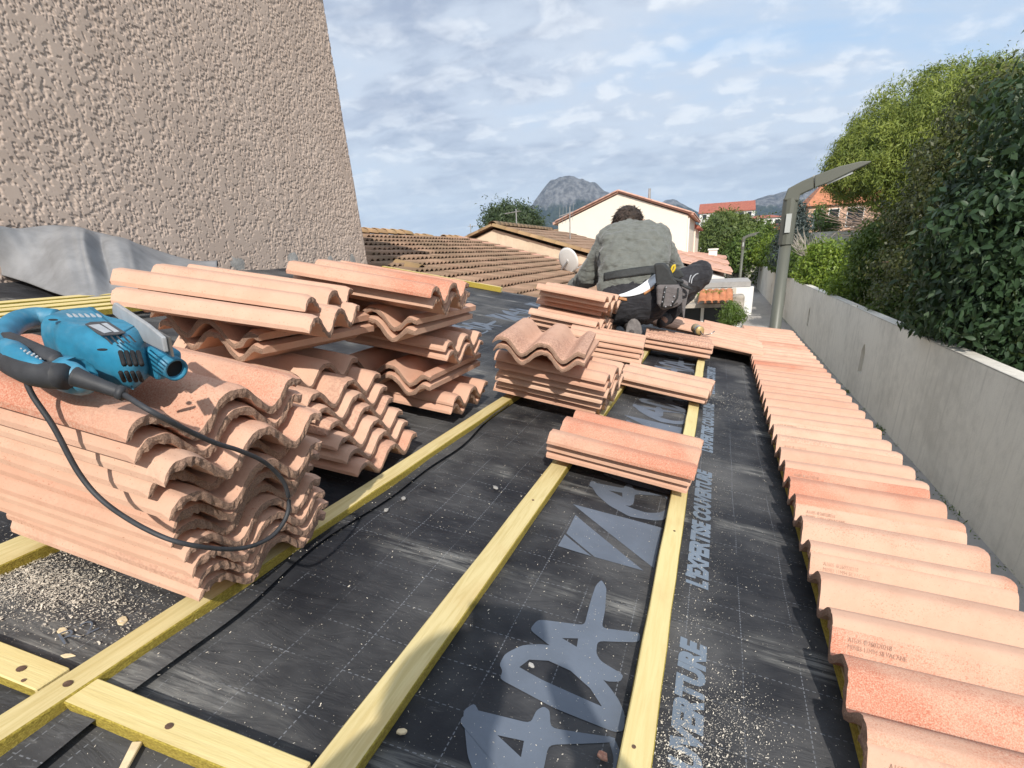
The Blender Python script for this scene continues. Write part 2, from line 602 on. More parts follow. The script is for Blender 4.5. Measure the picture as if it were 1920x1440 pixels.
# ------------------------------------------------------------------ tile shape
TL, TW, TH, TT = 0.45, 0.335, 0.047, 0.0165


def prof(y):
    """height of the tile's underside above its valleys across the width"""
    s = 0.5 + 0.5 * math.cos(2 * math.pi * (y - 0.034) / 0.15)
    z = TH * (1 - (1 - s) ** 1.25)
    if y > 0.305:
        z = min(z, TH * 0.80)
    if y > 0.322:
        z = TH * 0.80 - 0.003
    return z


def tile_mesh(name, seed, rough=0.0007, ny=40):
    r = random.Random(seed)
    xs = [0, 0.006, 0.11, 0.22, 0.33, 0.436, TL]
    ys = [TW * i / (ny - 1) for i in range(ny)]
    zb = [prof(y) for y in ys]
    nrm = []
    for i in range(ny):
        a, b = max(i - 1, 0), min(i + 1, ny - 1)
        t = Vector((ys[b] - ys[a], zb[b] - zb[a])).normalized()
        nrm.append((-t.y, t.x))
    def th(i):
        t = TT
        if ys[i] < 0.022: t *= 0.42 + 0.58 * (ys[i] / 0.022) ** 0.6
        return t
    verts, faces, mi = [], [], []
    bow = r.uniform(-0.0015, 0.0015)
    def ring(x, top, jit):
        out = []
        for i in range(ny):
            d = th(i) if top else 0.0
            drop = 0.004 if (top and x > TL - 0.003) else 0.0
            sl_ = abs(nrm[i][0]) / max(0.2, nrm[i][1])
            z = zb[i] + (d - drop) * (1 + 0.38 * sl_ if top else 1) + bow * math.sin(math.pi * x / TL)
            y = ys[i]
            jx = r.gauss(0, jit) if jit else 0
            jz = r.gauss(0, jit * (0.6 if top else 1.0)) if jit else 0
            out.append((x + jx, y, z + jz))
        return out
    tops, bots = [], []
    for x in xs:
        e = rough if x in (0, TL) else 0
        for lst, top in ((tops, True), (bots, False)):
            b = len(verts); verts += ring(x, top, e * (0.8 if top else 1.6)); lst.append(b)
    for k in range(len(xs) - 1):
        for i in range(ny - 1):
            faces.append((tops[k] + i, tops[k + 1] + i, tops[k + 1] + i + 1, tops[k] + i + 1)); mi.append(0)
            faces.append((bots[k] + i, bots[k] + i + 1, bots[k + 1] + i + 1, bots[k + 1] + i)); mi.append(0)
        for i in (0, ny - 1):                # long edges, with their own vertices
            q = [tops[k] + i, bots[k] + i, bots[k + 1] + i, tops[k + 1] + i]
            b = len(verts); verts += [verts[j] for j in q]
            faces.append((b, b + 1, b + 2, b + 3) if i == 0 else (b + 3, b + 2, b + 1, b)); mi.append(0)
    for k in (0, len(xs) - 1):               # the two cut ends
        bt = len(verts); verts += [verts[tops[k] + i] for i in range(ny)]
        bm_ = len(verts)
        for i in range(ny):
            p, q = Vector(verts[tops[k] + i]), Vector(verts[bots[k] + i])
            c = (p + q) / 2; c.x += r.gauss(0, rough) + (0.0015 if k else -0.0015)
            verts.append(tuple(c))
        bb = len(verts); verts += [verts[bots[k] + i] for i in range(ny)]
        for i in range(ny - 1):
            for a, b in ((bt, bm_), (bm_, bb)):
                f = (a + i, a + i + 1, b + i + 1, b + i)
                faces.append(f if k == 0 else f[::-1]); mi.append(1)
    me = bpy.data.meshes.new(name)
    me.from_pydata(verts, [], faces)
    me.materials.append(MAT['clay']); me.materials.append(MAT['clay_end'])
    me.polygons.foreach_set('material_index', mi)
    me.polygons.foreach_set('use_smooth', [m == 0 for m in mi])
    me.update()
    return me


TILES = [tile_mesh('clay_tile_%s' % w, s, 0.0006) for w, s in (('plain', 1), ('worn', 2), ('chipped', 3))]
TILES_ROUGH = [tile_mesh('rough_tile_%s' % w, s, 0.0009, 54) for w, s in (('plain', 4), ('worn', 5), ('chipped', 6))]


# ------------------------------------------------------------------ the house being re-roofed
house = empty('house_under_repair', mat=RF)
tag(house, 'house roof being re-covered, black printed underlay, yellow battens and laid eave tiles', 'house')


def sheet(name, u0, u1, v0, v1, w, mat, nu, nv, lift=None, seed=3):
    vs = []
    r = random.Random(seed)
    for i in range(nu):
        u = u0 + (u1 - u0) * i / (nu - 1)
        for j in range(nv):
            v = v0 + (v1 - v0) * j / (nv - 1)
            fr = ((v - 0.97) / 0.52) % 1.0
            sag = -0.006 * math.sin(math.pi * fr) ** 2
            z = w + sag + 0.0012 * math.sin(u * 17 + v * 9) * math.sin(v * 13 - u * 5)
            uu = u
            if lift:
                uu, z = lift(u, v, z)
            vs.append((uu, v, z))
    a = np.array(vs)
    return np_mesh(name, a, grid_quads(nu, nv), mat, house, True)


W_U = -0.0275
lower = sheet('underlay_sheet', -0.95, 0.90, -2.2, 5.72, W_U, MAT['underlay'], 60, 240)


def curl(u, v, z):
    e = max(0.0, (u + 0.80) / 0.12)          # the free edge lifts and wanders a little
    wave = 0.5 + 0.5 * math.sin(v * 4.1 + 0.6)
    edge = 0.012 * math.sin(v * 5.2) + 0.006 * math.sin(v * 13)
    return u + e * edge, z + e * e * (0.004 + 0.007 * wave)


upper = sheet('underlay_sheet', -3.86, -0.68, -2.2, 5.72, W_U + 0.0075, MAT['underlay_up'], 90, 240, curl)

# structure under the roof: walls, gable and deck in one shell
shell = MB()
ub, ue = -3.95, 0.62
prof_pts = []
for (u, w) in ((ub, -0.05), (0.86, -0.05), (0.86, -0.10), (ue, -0.14)):
    prof_pts.append(RF.inverted() @ (RF @ Vector((u, 0, w))))
base_z = 0.0
pl = [Vector((p.x, 0, p.z)) for p in prof_pts]
w_pt = RF @ pl[3]
fl = RF.inverted() @ Vector((w_pt.x, 0, 0)); fb = RF.inverted() @ Vector(((RF @ pl[0]).x, 0, 0))
poly = [Vector((p.x, -4.0, p.z)) for p in (pl[0], pl[1], pl[2], pl[3], fl, fb)]
shell.prism(poly, (0, 9.68, 0))
shell.build('wall', MAT['render'], house)


def batten(name, u0, v0, u1, v1, w=0.0, width=0.046, th=0.027, mat='wood', parent=house, cut=0.0, seed=0):
    """timber between two points of the roof frame, its top at height w"""
    a, b = Vector((u0, v0, 0)), Vector((u1, v1, 0))
    d = b - a; L = d.length; d.normalize()
    n = max(2, int(L / 0.12))
    r = random.Random(seed + int(abs(u0) * 1000))
    vs, fs, mi = [], [], []
    for i in range(n + 1):
        x = L * i / n
        j = 0.0012
        cx = cut * (1 if i == 0 else 0)
        for (y, z, c) in ((-width / 2, 0, 0), (-width / 2, -th, cx), (width / 2, -th, cx), (width / 2, 0, 0)):
            vs.append((x + c, y + r.uniform(-j, j), z + r.uniform(-j, j) * 0.5))
    for i in range(n):
        o = i * 4
        for k, m_ in ((0, 1), (1, 1), (2, 1), (3, 0)):
            k2 = (k + 1) % 4
            fs.append((o + k, o + k2, o + 4 + k2, o + 4 + k)); mi.append(m_)
    fs.append((3, 2, 1, 0)); mi.append(0)
    o = n * 4
    fs.append((o, o + 1, o + 2, o + 3)); mi.append(0)
    ob = mesh_obj(name, vs, fs, [MAT[mat], MAT['sawn']], parent, mi)
    ob.location = (u0, v0, w)
    ob.rotation_euler = (0, 0, math.atan2(d.y, d.x))
    bevel(ob, 0.002, 1)
    return ob


def nail(ob, x, y=0.0, r=0.0062, z=0.0):
    m = MB(); m.tube([(x, y, z - 0.004), (x, y, z + 0.0012)], r, 10)
    return m.build('nail', MAT['rust'], ob)


b1 = batten('batten', -0.790, -1.2, -0.690, 3.1)
nail(b1, 1.58); nail(b1, 2.1, 0.004)
b2 = batten('batten', -0.327, 0.12, -0.312, 4.3, 0.0, 0.056)
nail(b2, 1.18, 0.0, 0.0035)
b3 = batten('batten', 0.068, -0.6, 0.070, 4.6, 0.0, 0.049, mat='wood_new')
for x, y in ((1.2, .006), (1.93, -.003), (2.35, .01)):
    nail(b3, x, y, 0.0034)
b4 = batten('batten', -1.152, -0.6, -1.150, 1.75, 0.0, 0.072)
bl = batten('batten', -0.781, 0.379, -1.75, 0.377, 0.0, 0.047, mat='wood_new')
nail(bl, 0.055, 0.004); nail(bl, 0.03, 0.018, 0.003)
br = batten('batten', -0.735, 0.381, -0.36, 0.379, -0.003, 0.050, mat='wood_new', cut=0.016)
nail(br, 0.165, -0.002, 0.0055)
batten('batten', 0.452, -1.2, 0.452, 5.6, 0.0, 0.05)
batten('eave_batten', 0.80, -1.2, 0.80, 5.6, 0.026, 0.05, 0.05)
vb = batten('verge_batten', -3.4, 5.60, -2.03, 5.60, 0.03, 0.05, 0.05, mat='wood_new')

# printing on the underlay, flat ink in the sheet's own plane
LET = {"flag_upper":[[-0.224,1.391],[0.039,1.386],[0.04,1.171]],"flag_lower":[[-0.203,1.335],[0.017,1.146],[-0.107,1.146],[-0.202,1.228]],"flag_small":[[-0.204,1.219],[-0.115,1.145],[-0.205,1.152]],"A_two":[[-0.174,0.818],[-0.167,0.854],[-0.074,0.878],[-0.079,0.963],[-0.08,1.022],[-0.072,1.052],[-0.055,1.024],[-0.043,0.944],[-0.039,0.886],[0.039,0.906],[0.041,0.877],[-0.039,0.845],[-0.035,0.811],[-0.022,0.794],[0.025,0.778],[0.022,0.758],[-0.006,0.747],[-0.065,0.783],[-0.12,0.79]],"D":[[-0.196,0.708],[-0.196,0.737],[-0.174,0.771],[-0.14,0.789],[-0.107,0.796],[-0.07,0.784],[-0.022,0.761],[0.005,0.738],[0.027,0.714],[0.042,0.686],[0.045,0.651],[0.031,0.643],[-0.077,0.652],[-0.183,0.675],[-0.185,0.695]],"A_one":[[-0.211,0.562],[-0.201,0.593],[-0.103,0.605],[-0.102,0.635],[-0.093,0.648],[-0.081,0.644],[-0.07,0.61],[0.036,0.633],[0.03,0.621],[-0.064,0.577],[-0.059,0.532],[-0.058,0.506],[-0.067,0.486],[-0.085,0.487],[-0.123,0.507]],"C":[[-0.213,1.564],[-0.202,1.588],[-0.17,1.551],[-0.142,1.515],[-0.107,1.48],[-0.058,1.456],[-0.013,1.45],[0.025,1.471],[0.04,1.504],[0.039,1.573],[0.02,1.613],[0.033,1.611],[0.052,1.58],[0.057,1.495],[0.038,1.431],[0.011,1.414],[-0.058,1.401],[-0.124,1.438],[-0.171,1.487]]}
HOLE = {"A_two":[[-0.107,0.822],[-0.077,0.835],[-0.074,0.811]],"D":[[-0.16,0.716],[-0.149,0.741],[-0.115,0.753],[-0.07,0.746],[-0.027,0.72],[0.001,0.688],[-0.114,0.704]],"A_one":[[-0.144,0.561],[-0.102,0.568],[-0.097,0.538]]}
PERIOD = 0.98


def smooth_poly(p, n=3):
    """round the drawn outline a little, brush-letter fashion"""
    out = []
    for i in range(len(p)):
        a, b, c = Vector(p[i - 1]), Vector(p[i]), Vector(p[(i + 1) % len(p)])
        e1 = min(0.012, (a - b).length * 0.3); e2 = min(0.012, (c - b).length * 0.3)
        p0 = b + (a - b).normalized() * e1; p2 = b + (c - b).normalized() * e2
        for k in range(n + 1):
            t = k / n
            out.append(p0 * (1 - t) ** 2 + b * 2 * t * (1 - t) + p2 * t * t)
    return out


def flat_shape(name, loops, z, mat, parent, du=0.0, dv=0.0, on=None):
    cu = bpy.data.curves.new(name, 'CURVE')
    cu.dimensions = '2D'; cu.fill_mode = 'BOTH'
    for lp in loops:
        sp = cu.splines.new('POLY'); sp.points.add(len(lp) - 1); sp.use_cyclic_u = True
        for q, p in zip(sp.points, lp):
            q.co = (p[0] + du, p[1] + dv, 0, 1)
    tmp = bpy.data.objects.new('tmp', cu); COL.objects.link(tmp)
    dg = bpy.context.evaluated_depsgraph_get()
    me = bpy.data.meshes.new_from_object(tmp.evaluated_get(dg))
    bpy.data.objects.remove(tmp, do_unlink=True)
    for v in me.vertices:
        v.co.z = (on(v.co.x, v.co.y) if on else 0.0) + z
    me.name = name
    me.materials.clear(); me.materials.append(mat)
    return link(bpy.data.objects.new(name, me), parent)


def sheet_z(u, v, w):
    fr = ((v - 0.97) / 0.52) % 1.0
    return w - 0.006 * math.sin(math.pi * fr) ** 2 + 0.0012 * math.sin(u * 17 + v * 9) * math.sin(v * 13 - u * 5)


def subdivide(me, cuts_len=0.05):
    bm = bmesh.new(); bm.from_mesh(me)
    for _ in range(3):
        es = [e for e in bm.edges if e.calc_length() > cuts_len]
        if not es: break
        bmesh.ops.subdivide_edges(bm, edges=es, cuts=1)
        bmesh.ops.triangulate(bm, faces=bm.faces[:])
    bm.to_mesh(me); bm.free()


def lettering(parent, w, du, reps, v_lo=-9, v_hi=9, skip=()):
    z = 0.0010
    for r_ in reps:
        for key, lp in LET.items():
            vv = [p[1] + r_ * PERIOD for p in lp]
            if max(vv) > v_hi or min(vv) < v_lo or (key, r_) in skip:
                continue
            loops = [smooth_poly(lp) if 'flag' not in key else lp]
            if key in HOLE:
                loops.append(HOLE[key])
            z += 0.00011
            o = flat_shape('printed_letter' if 'flag' not in key else 'printed_emblem', loops, 0, MAT['print'], parent, du, r_ * PERIOD)
            subdivide(o.data)
            for v in o.data.vertices:
                v.co.z = sheet_z(v.co.x, v.co.y, w) + z
        z = 0.0010


lettering(lower, W_U, 0.0, (-1, 0, 1, 2, 3), v_lo=0.35, v_hi=5.0)
lettering(upper, W_U + 0.0075, -1.40, (2, 3, 4), v_lo=3.0, v_hi=5.6)


def text_mesh(s, size, bold=0.0, shear=0.0, sx=1.0):
    cu = bpy.data.curves.new('text', 'FONT')
    cu.body = s; cu.size = size; cu.offset = bold; cu.shear = shear
    cu.resolution_u = 3
    tmp = bpy.data.objects.new('tmp', cu); COL.objects.link(tmp)
    dg = bpy.context.evaluated_depsgraph_get()
    me = bpy.data.meshes.new_from_object(tmp.evaluated_get(dg))
    bpy.data.objects.remove(tmp, do_unlink=True)
    for v in me.vertices:
        v.co.x *= sx
    return me


# the slogan runs along the eave, its letters standing towards the ridge
cap = 0.047
for start in (0.155, 1.135, 2.115, 3.095):
    me = text_mesh("L'EXPERTISE COUVERTURE", cap / 0.70, 0.0042, 0.22)
    w_now = max(v.co.x for v in me.vertices)
    k_ = 0.775 / w_now
    for v in me.vertices:
        a, b = v.co.x * k_, v.co.y
        u, vv = 0.170 - b, start + a
        v.co = (u, vv, sheet_z(u, vv, W_U) + 0.0012)
    me.materials.clear(); me.materials.append(MAT['print_pale'])
    link(bpy.data.objects.new('printed_slogan', me), lower)

# small hand mark on the upper sheet
me = text_mesh('R2', 0.052, -0.001, 0.15)
u0, v0 = roof_at(117, 1222, W_U)
u1, v1 = roof_at(190, 1188, W_U)
dirv = Vector((u1 - u0, v1 - v0)).normalized(); per = Vector((-dirv.y, dirv.x))
for v in me.vertices:
    p = Vector((u0, v0)) + dirv * v.co.x + per * v.co.y
    v.co = (p.x, p.y, sheet_z(p.x, p.y, W_U + 0.0075) + 0.0045)
me.materials.clear(); me.materials.append(MAT['print'])
link(bpy.data.objects.new('hand_mark', me), upper)

# the laid eave row
ROW_TILT = R(4.0)
row_tiles = []
for j in range(-4, 17):
    v0 = 0.695 + 0.30 * j
    o = bpy.data.objects.new('roof_tile', TILES[j % 3])
    link(o, house)
    o.location = (0.405, v0 + rnd.uniform(-0.002, 0.002), 0.001 + 0.0005 * (j % 2))
    o.rotation_euler = (rnd.uniform(-0.012, -0.020), -ROW_TILT + rnd.uniform(-0.004, 0.004), rnd.uniform(-0.006, 0.006))
    row_tiles.append(o)
    o.color = ((0.05, 0.3, 0.5, 0.0, 1.0, 0.15, 0.6, 0.8, 0.1, 0.4)[(j + 4) % 10], (0.0, 0.1, 0.35, 0.1, 0.25, 0.4)[j % 6], rnd.random(), 1)
    if -1 <= j <= 8:
        me = text_mesh('A1605 \u25cf260320218\nM0983 11M94 SILVACANE', 0.0095, 0.0)
        for v in me.vertices:
            x, y = 0.030 + v.co.x, 0.284 + v.co.y
            sl_ = abs(prof(y + 0.002) - prof(y - 0.002)) / 0.004
            v.co = (x, y, prof(y) + TT * (1 + 0.38 * sl_) + 0.0012)
        me.materials.clear(); me.materials.append(MAT['ink'])
        link(bpy.data.objects.new('maker_stamp', me), o)
# three tiles of the second row laid at the far end
for (u, v, w, yaw) in ((0.03, 4.14, 0.038, 1.0), (0.045, 4.44, 0.040, 0.5), (0.02, 4.74, 0.040, 0.0), (0.03, 5.04, 0.040, 0.0), (-0.36, 4.55, 0.055, 0), (-0.36, 4.85, 0.055, 0)):
    o = bpy.data.objects.new('roof_tile', TILES[int(v * 7) % 3])
    link(o, house)
    o.location = (u, v, w); o.rotation_euler = (-0.016, R(2.0), R(yaw)); o.color = (0.15, 0.2, rnd.random(), 1)

# ------------------------------------------------------------------ loose tiles in stacks
ORD = ['', 'topmost', 'second', 'third', 'fourth', 'fifth', 'sixth', 'seventh', 'eighth', 'ninth', 'tenth', 'eleventh', 'twelfth']


def loose_tile(anchor, w, yaw, y_anchor, label, group, rough=False, k=0, tilt=(0, 0), look=None):
    """anchor: place in the roof frame under the tile's foot at the distance y_anchor from its near edge"""
    lib = TILES_ROUGH if rough else TILES
    o = bpy.data.objects.new('clay_tile', lib[k % 3])
    COL.objects.link(o)
    M = Matrix.Translation((anchor[0], anchor[1], w)) @ Matrix.Rotation(R(yaw), 4, 'Z') @ Matrix.Rotation(R(tilt[0]), 4, 'Y') @ Matrix.Rotation(R(tilt[1]), 4, 'X') @ Matrix.Translation((-TL, -y_anchor, 0))
    o.matrix_world = RF @ M
    o.color = (*(look or (0.1, 0.1, 0.3)), 1)
    tag(o, label, 'roof tile', group)
    return o


def stack(bottom, top, n, yaw, y_anchor, what, group, rough=False, jit=0.008, seed=1, push=None, looks=None):
    """bottom and top: (u, v, w) of the lowest and the highest tile's anchor"""
    r = random.Random(seed)
    for i in range(n):
        t = i / max(1, n - 1)
        p = [bottom[k] * (1 - t) + top[k] * t for k in range(3)]
        p[0] += r.uniform(-jit, jit) + (push.get(i, 0) if push else 0); p[1] += r.uniform(-jit, jit) * 0.5
        rank = n - i
        if n == 1:
            lab = 'single clay tile ' + what
        elif n == 2:
            lab = ('upper' if rank == 1 else 'lower') + ' clay tile of the pair ' + what
        else:
            lab = (('topmost clay tile' if rank == 1 else 'clay tile ' + ORD[rank] + ' from the top') if i else 'bottom clay tile') + ' of the ' + what
        loose_tile(p[:2], p[2], yaw + r.uniform(-1.2, 1.2), y_anchor, lab, group, rough, i + seed, look=(looks or {}).get(i, (r.uniform(0, 0.3), r.uniform(0, 0.35), r.random())))


G = 'loose tiles stacked on the roof'
V1, V2 = 0.109, 0.259
# tall pile under the saw
stack((-0.700, 0.680, 0.0), (-0.672, 0.602, 0.330), 11, -1.5, V1, 'tall pile under the blue jigsaw', G, True, 0.007, 3, push={1: 0.01, 4: -0.006, 6: 0.012, 7: -0.012, 8: 0.025, 9: -0.006, 10: -0.006}, looks={10: (1.0, 0.15, 0.7), 9: (0.2, 0.1, 0.2), 8: (0.3, 0.1, 0.3), 7: (0.35, 0.1, 0.4)})
# pile behind it
stack((-0.753, 1.228, 0.0), (-0.905, 1.185, 0.210), 7, 1.0, V1, 'leaning pile right behind the saw pile', G, False, 0.008, 5, push={6: -0.03, 0: -0.01}, looks={5: (0.3, 0.5, 0.5), 3: (0.1, 0.6, 0.4), 6: (0.05, 0.05, 0.1)})
stack((-1.070, 1.100, 0.278), (-1.077, 1.095, 0.310), 2, -92, V2, 'laid crosswise just beyond the jigsaw base plate', G, False, 0.003, 8)
stack((-0.870, 1.185, 0.362), (-0.925, 1.240, 0.394), 2, 15, V1, 'on top above the jigsaw, nearest the grey felt', G, True, 0.002, 9, looks={0: (0, 0.05, 0.1), 1: (0.1, 0.1, 0.2)})
# third pile, built up crosswise
stack((-0.775, 1.830, 0.0), (-0.768, 1.835, 0.031), 2, 0, V1, 'at the foot of the criss-cross pile', G, False, 0.003, 11)
stack((-0.890, 1.628, 0.098), (-0.890, 1.632, 0.130), 2, -90, V2, 'set crosswise as second layer of the criss-cross pile', G, False, 0.003, 12)
stack((-0.785, 1.800, 0.196), (-0.788, 1.790, 0.228), 2, 1, V1, 'as middle layer of the criss-cross pile', G, False, 0.003, 13)
stack((-0.900, 1.540, 0.292), (-0.900, 1.545, 0.324), 2, -90, V2, 'set crosswise as fourth layer of the criss-cross pile', G, False, 0.003, 14)
stack((-0.765, 1.620, 0.390), (-0.757, 1.588, 0.422), 2, 4, V1, 'crowning the criss-cross pile, red on top', G, True, 0.002, 15, looks={0: (0.1, 0, 0.2), 1: (0.95, 0.0, 0.6)})
# the pile in the middle with a pair across its top
stack((-0.300, 2.200, 0.0), (-0.262, 2.070, 0.158), 6, -3, V1, 'middle pile carrying the brown pair', G, False, 0.012, 21)
stack((-0.430, 1.880, 0.222), (-0.430, 1.876, 0.252), 2, -84, V2, 'across the middle pile, browned on top', G, False, 0.004, 22, looks={0: (0.0, 0.3, 0.5), 1: (0.05, 0.85, 0.6)})
# piles towards the roofer
stack((-0.280, 3.300, 0.0), (-0.285, 3.290, 0.095), 4, 5, V1, 'pale pile behind the middle pile', G, False, 0.01, 24)
stack((-0.600, 3.560, 0.0), (-0.590, 3.480, 0.130), 5, -6, V1, 'low pale pile left of the roofer pile', G, False, 0.02, 25)
stack((-0.610, 3.960, 0.0), (-0.560, 3.480, 0.280), 9, -5, V1, 'pile at the left elbow of the roofer', G, True, 0.022, 26)
# short piles along the battens
stack((0.098, 1.635, 0.0), (0.098, 1.595, 0.062), 3, -2.5, V1, 'short red topped pile nearest the camera', G, False, 0.006, 31, looks={2: (1.0, 0.5, 0.7), 1: (0.1, 0.1, 0.2), 0: (0.2, 0.2, 0.4)})
stack((0.128, 2.72, 0.0), (0.132, 2.70, 0.032), 2, -6, V1, 'bridging two battens beyond the red topped pile', G, False, 0.004, 32, looks={1: (0.35, 0.35, 0.5), 0: (0.2, 0.2, 0.5)})
stack((0.108, 3.92, 0.0), (0.112, 3.90, 0.064), 3, 4, V1, 'dark brown topped pile beside the roofer boots', G, False, 0.008, 33, looks={2: (0.3, 1.0, 0.7)})
stack((-0.12, 4.70, 0.06), (-0.12, 4.70, 0.06), 1, 3, V1, 'lying between the boots of the roofer', G, False, 0, 34)
# ------------------------------------------------------------------ ground, path, terrain
MAT['ground'] = plain('dry ground', (0.20, 0.17, 0.12), 0.95, 0.3, 0.2)
MAT['grassy'] = plain('weedy soil', (0.085, 0.10, 0.04), 0.95, 0.4, 1.5)
MAT['path'] = weathered('concrete path', (0.40, 0.38, 0.35), (0.27, 0.255, 0.235), 0.9, 0.7, 0.3, 60.0, 0.006, 0, 0.6)
MAT['gutter'] = weathered('gutter concrete', (0.40, 0.38, 0.36), (0.26, 0.25, 0.24), 0.95, 0.8, 0.4, 50.0, 0.008, 0, 0.6)
MAT['wall_conc'] = weathered('weathered cement render', (0.74, 0.70, 0.62), (0.52, 0.49, 0.43), 0.95, 0.45, 0.65, 24.0, 0.014, 0.75, 0.7)
MAT['cream'] = weathered('cream facade', (0.82, 0.75, 0.64), (0.74, 0.65, 0.54), 0.95, 0.15, 0.2, 30.0, 0.01, 0.1, 0.4)
MAT['oldwall'] = weathered('stained party wall', (0.66, 0.55, 0.41), (0.45, 0.36, 0.26), 0.95, 0.6, 0.3, 25.0, 0.012, 0.5, 0.6)
MAT['pinkwall'] = plain('pink facade', (0.62, 0.40, 0.29), 0.9, 0.1, 0.5)
MAT['white'] = plain('white paint', (0.78, 0.77, 0.74), 0.6, 0.05, 2.0)
MAT['redroof'] = plain('red tile roof', (0.36, 0.115, 0.075), 0.85, 0.22, 3.0, 0.6, 14.0, 0.05)
MAT['orangeroof'] = plain('orange tile roof', (0.50, 0.20, 0.10), 0.85, 0.22, 3.0, 0.6, 14.0, 0.05)
MAT['glass_dark'] = plain('dark window', (0.03, 0.035, 0.04), 0.15, 0.2, 1.0)
MAT['bark'] = plain('bark', (0.14, 0.10, 0.07), 0.95, 0.35, 6.0, 0.7, 20.0, 0.02)
MAT['pale_twig'] = plain('bare twig', (0.40, 0.36, 0.30), 0.9, 0.2, 6.0)
MAT['grey_metal'] = plain('painted lamp steel', (0.115, 0.12, 0.098), 0.45, 0.06, 1.5, 0.05, 80.0, 0.002)
MAT['lens'] = plain('lamp lens', (0.45, 0.47, 0.45), 0.2, 0.05, 2.0)
MAT['alu'] = plain('aluminium mast', (0.42, 0.41, 0.40), 0.45, 0.1, 8.0, metal=0.6)
MAT['dark'] = plain('dark interior', (0.035, 0.03, 0.028), 0.9, 0.2, 2.0)
MAT['stone'] = plain('rubble stone', (0.36, 0.32, 0.27), 0.95, 0.3, 4.0, 0.6, 20.0, 0.02)


def oldtile_mat(name, c1, c2, moss, amt):
    m, nt, b = new_mat(name)
    v, rn, raw = obj_coords(nt)
    geo = nt.n('ShaderNodeNewGeometry')
    n1 = nt.noise(geo.outputs['Position'], 1.1, 5.0, 0.65)
    n2 = nt.noise(v, 9.0, 4.0, 0.6)
    c = nt.mix(nt.step(nt.math('ADD', nt.math('MULTIPLY', rn, 0.5), nt.math('MULTIPLY', n2, 0.5)), 0.2, 0.75), c1, c2)
    c = nt.mix(nt.math('MULTIPLY', nt.step(n1, 0.42, 0.62), amt), c, moss)
    lich = nt.step(nt.noise(geo.outputs['Position'], 5.0, 3.0, 0.6), 0.66, 0.76)
    c = nt.mix(nt.math('MULTIPLY', lich, 0.35), c, (0.50, 0.36, 0.10))
    nt.put(b.inputs['Base Color'], c)
    b.inputs['Roughness'].default_value = 0.92
    nt.put(b.inputs['Normal'], nt.bump(nt.noise(v, 60.0, 4.0, 0.7), 0.5, 0.008))
    return m


MAT['oldtile'] = oldtile_mat('old roof tile', (0.27, 0.165, 0.108), (0.38, 0.245, 0.165), (0.18, 0.13, 0.08), 0.6)
MAT['oldtile_gold'] = oldtile_mat('mossy ridge tile', (0.33, 0.205, 0.11), (0.42, 0.27, 0.145), (0.24, 0.18, 0.075), 0.4)
MAT['pinktile'] = oldtile_mat('pink verge tile', (0.58, 0.33, 0.25), (0.66, 0.40, 0.30), (0.48, 0.27, 0.20), 0.3)

WX = 3.9                                     # face of the retaining wall
tag(mesh_obj('ground', [(-3000, -400, -0.03), (3000, -400, -0.03), (3000, 6000, -0.03), (-3000, 6000, -0.03)], [(0, 1, 2, 3)], MAT['ground']), kind='structure')
pm = MB()
ys_ = [-12 + 2.6 * i for i in range(0, 34)]
for a, b in zip(ys_, ys_[1:]):
    pm.box((0.62, a + 0.006, -0.06), (WX - 0.62, b - 0.006, 0.0))
tag(pm.build('path', MAT['path']), kind='structure')
gm = MB()
for a, b in zip(ys_, ys_[1:]):
    gm.box((WX - 0.612, a + 0.006, -0.06), (WX + 0.05, b - 0.006, -0.012))
tag(gm.build('pavement', MAT['gutter']), kind='structure')

# raised bank behind the wall
hv = []
nx_, ny_ = 40, 60
H2 = smooth_noise2(ny_, nx_, 3, 3, 5)
for i in range(ny_):
    y = -14 + (i / (ny_ - 1)) ** 1.6 * 260
    for j in range(nx_):
        x = WX + 0.22 + (j / (nx_ - 1)) ** 1.5 * 90
        hv.append((x, y, 1.75 + 0.055 * (x - WX) + 0.15 * H2[i, j] * min(1, (x - WX) / 4)))
hv = np.array(hv)
tag(np_mesh('hillside', hv, grid_quads(ny_, nx_)[:, ::-1], MAT['grassy'], None, True), kind='structure')


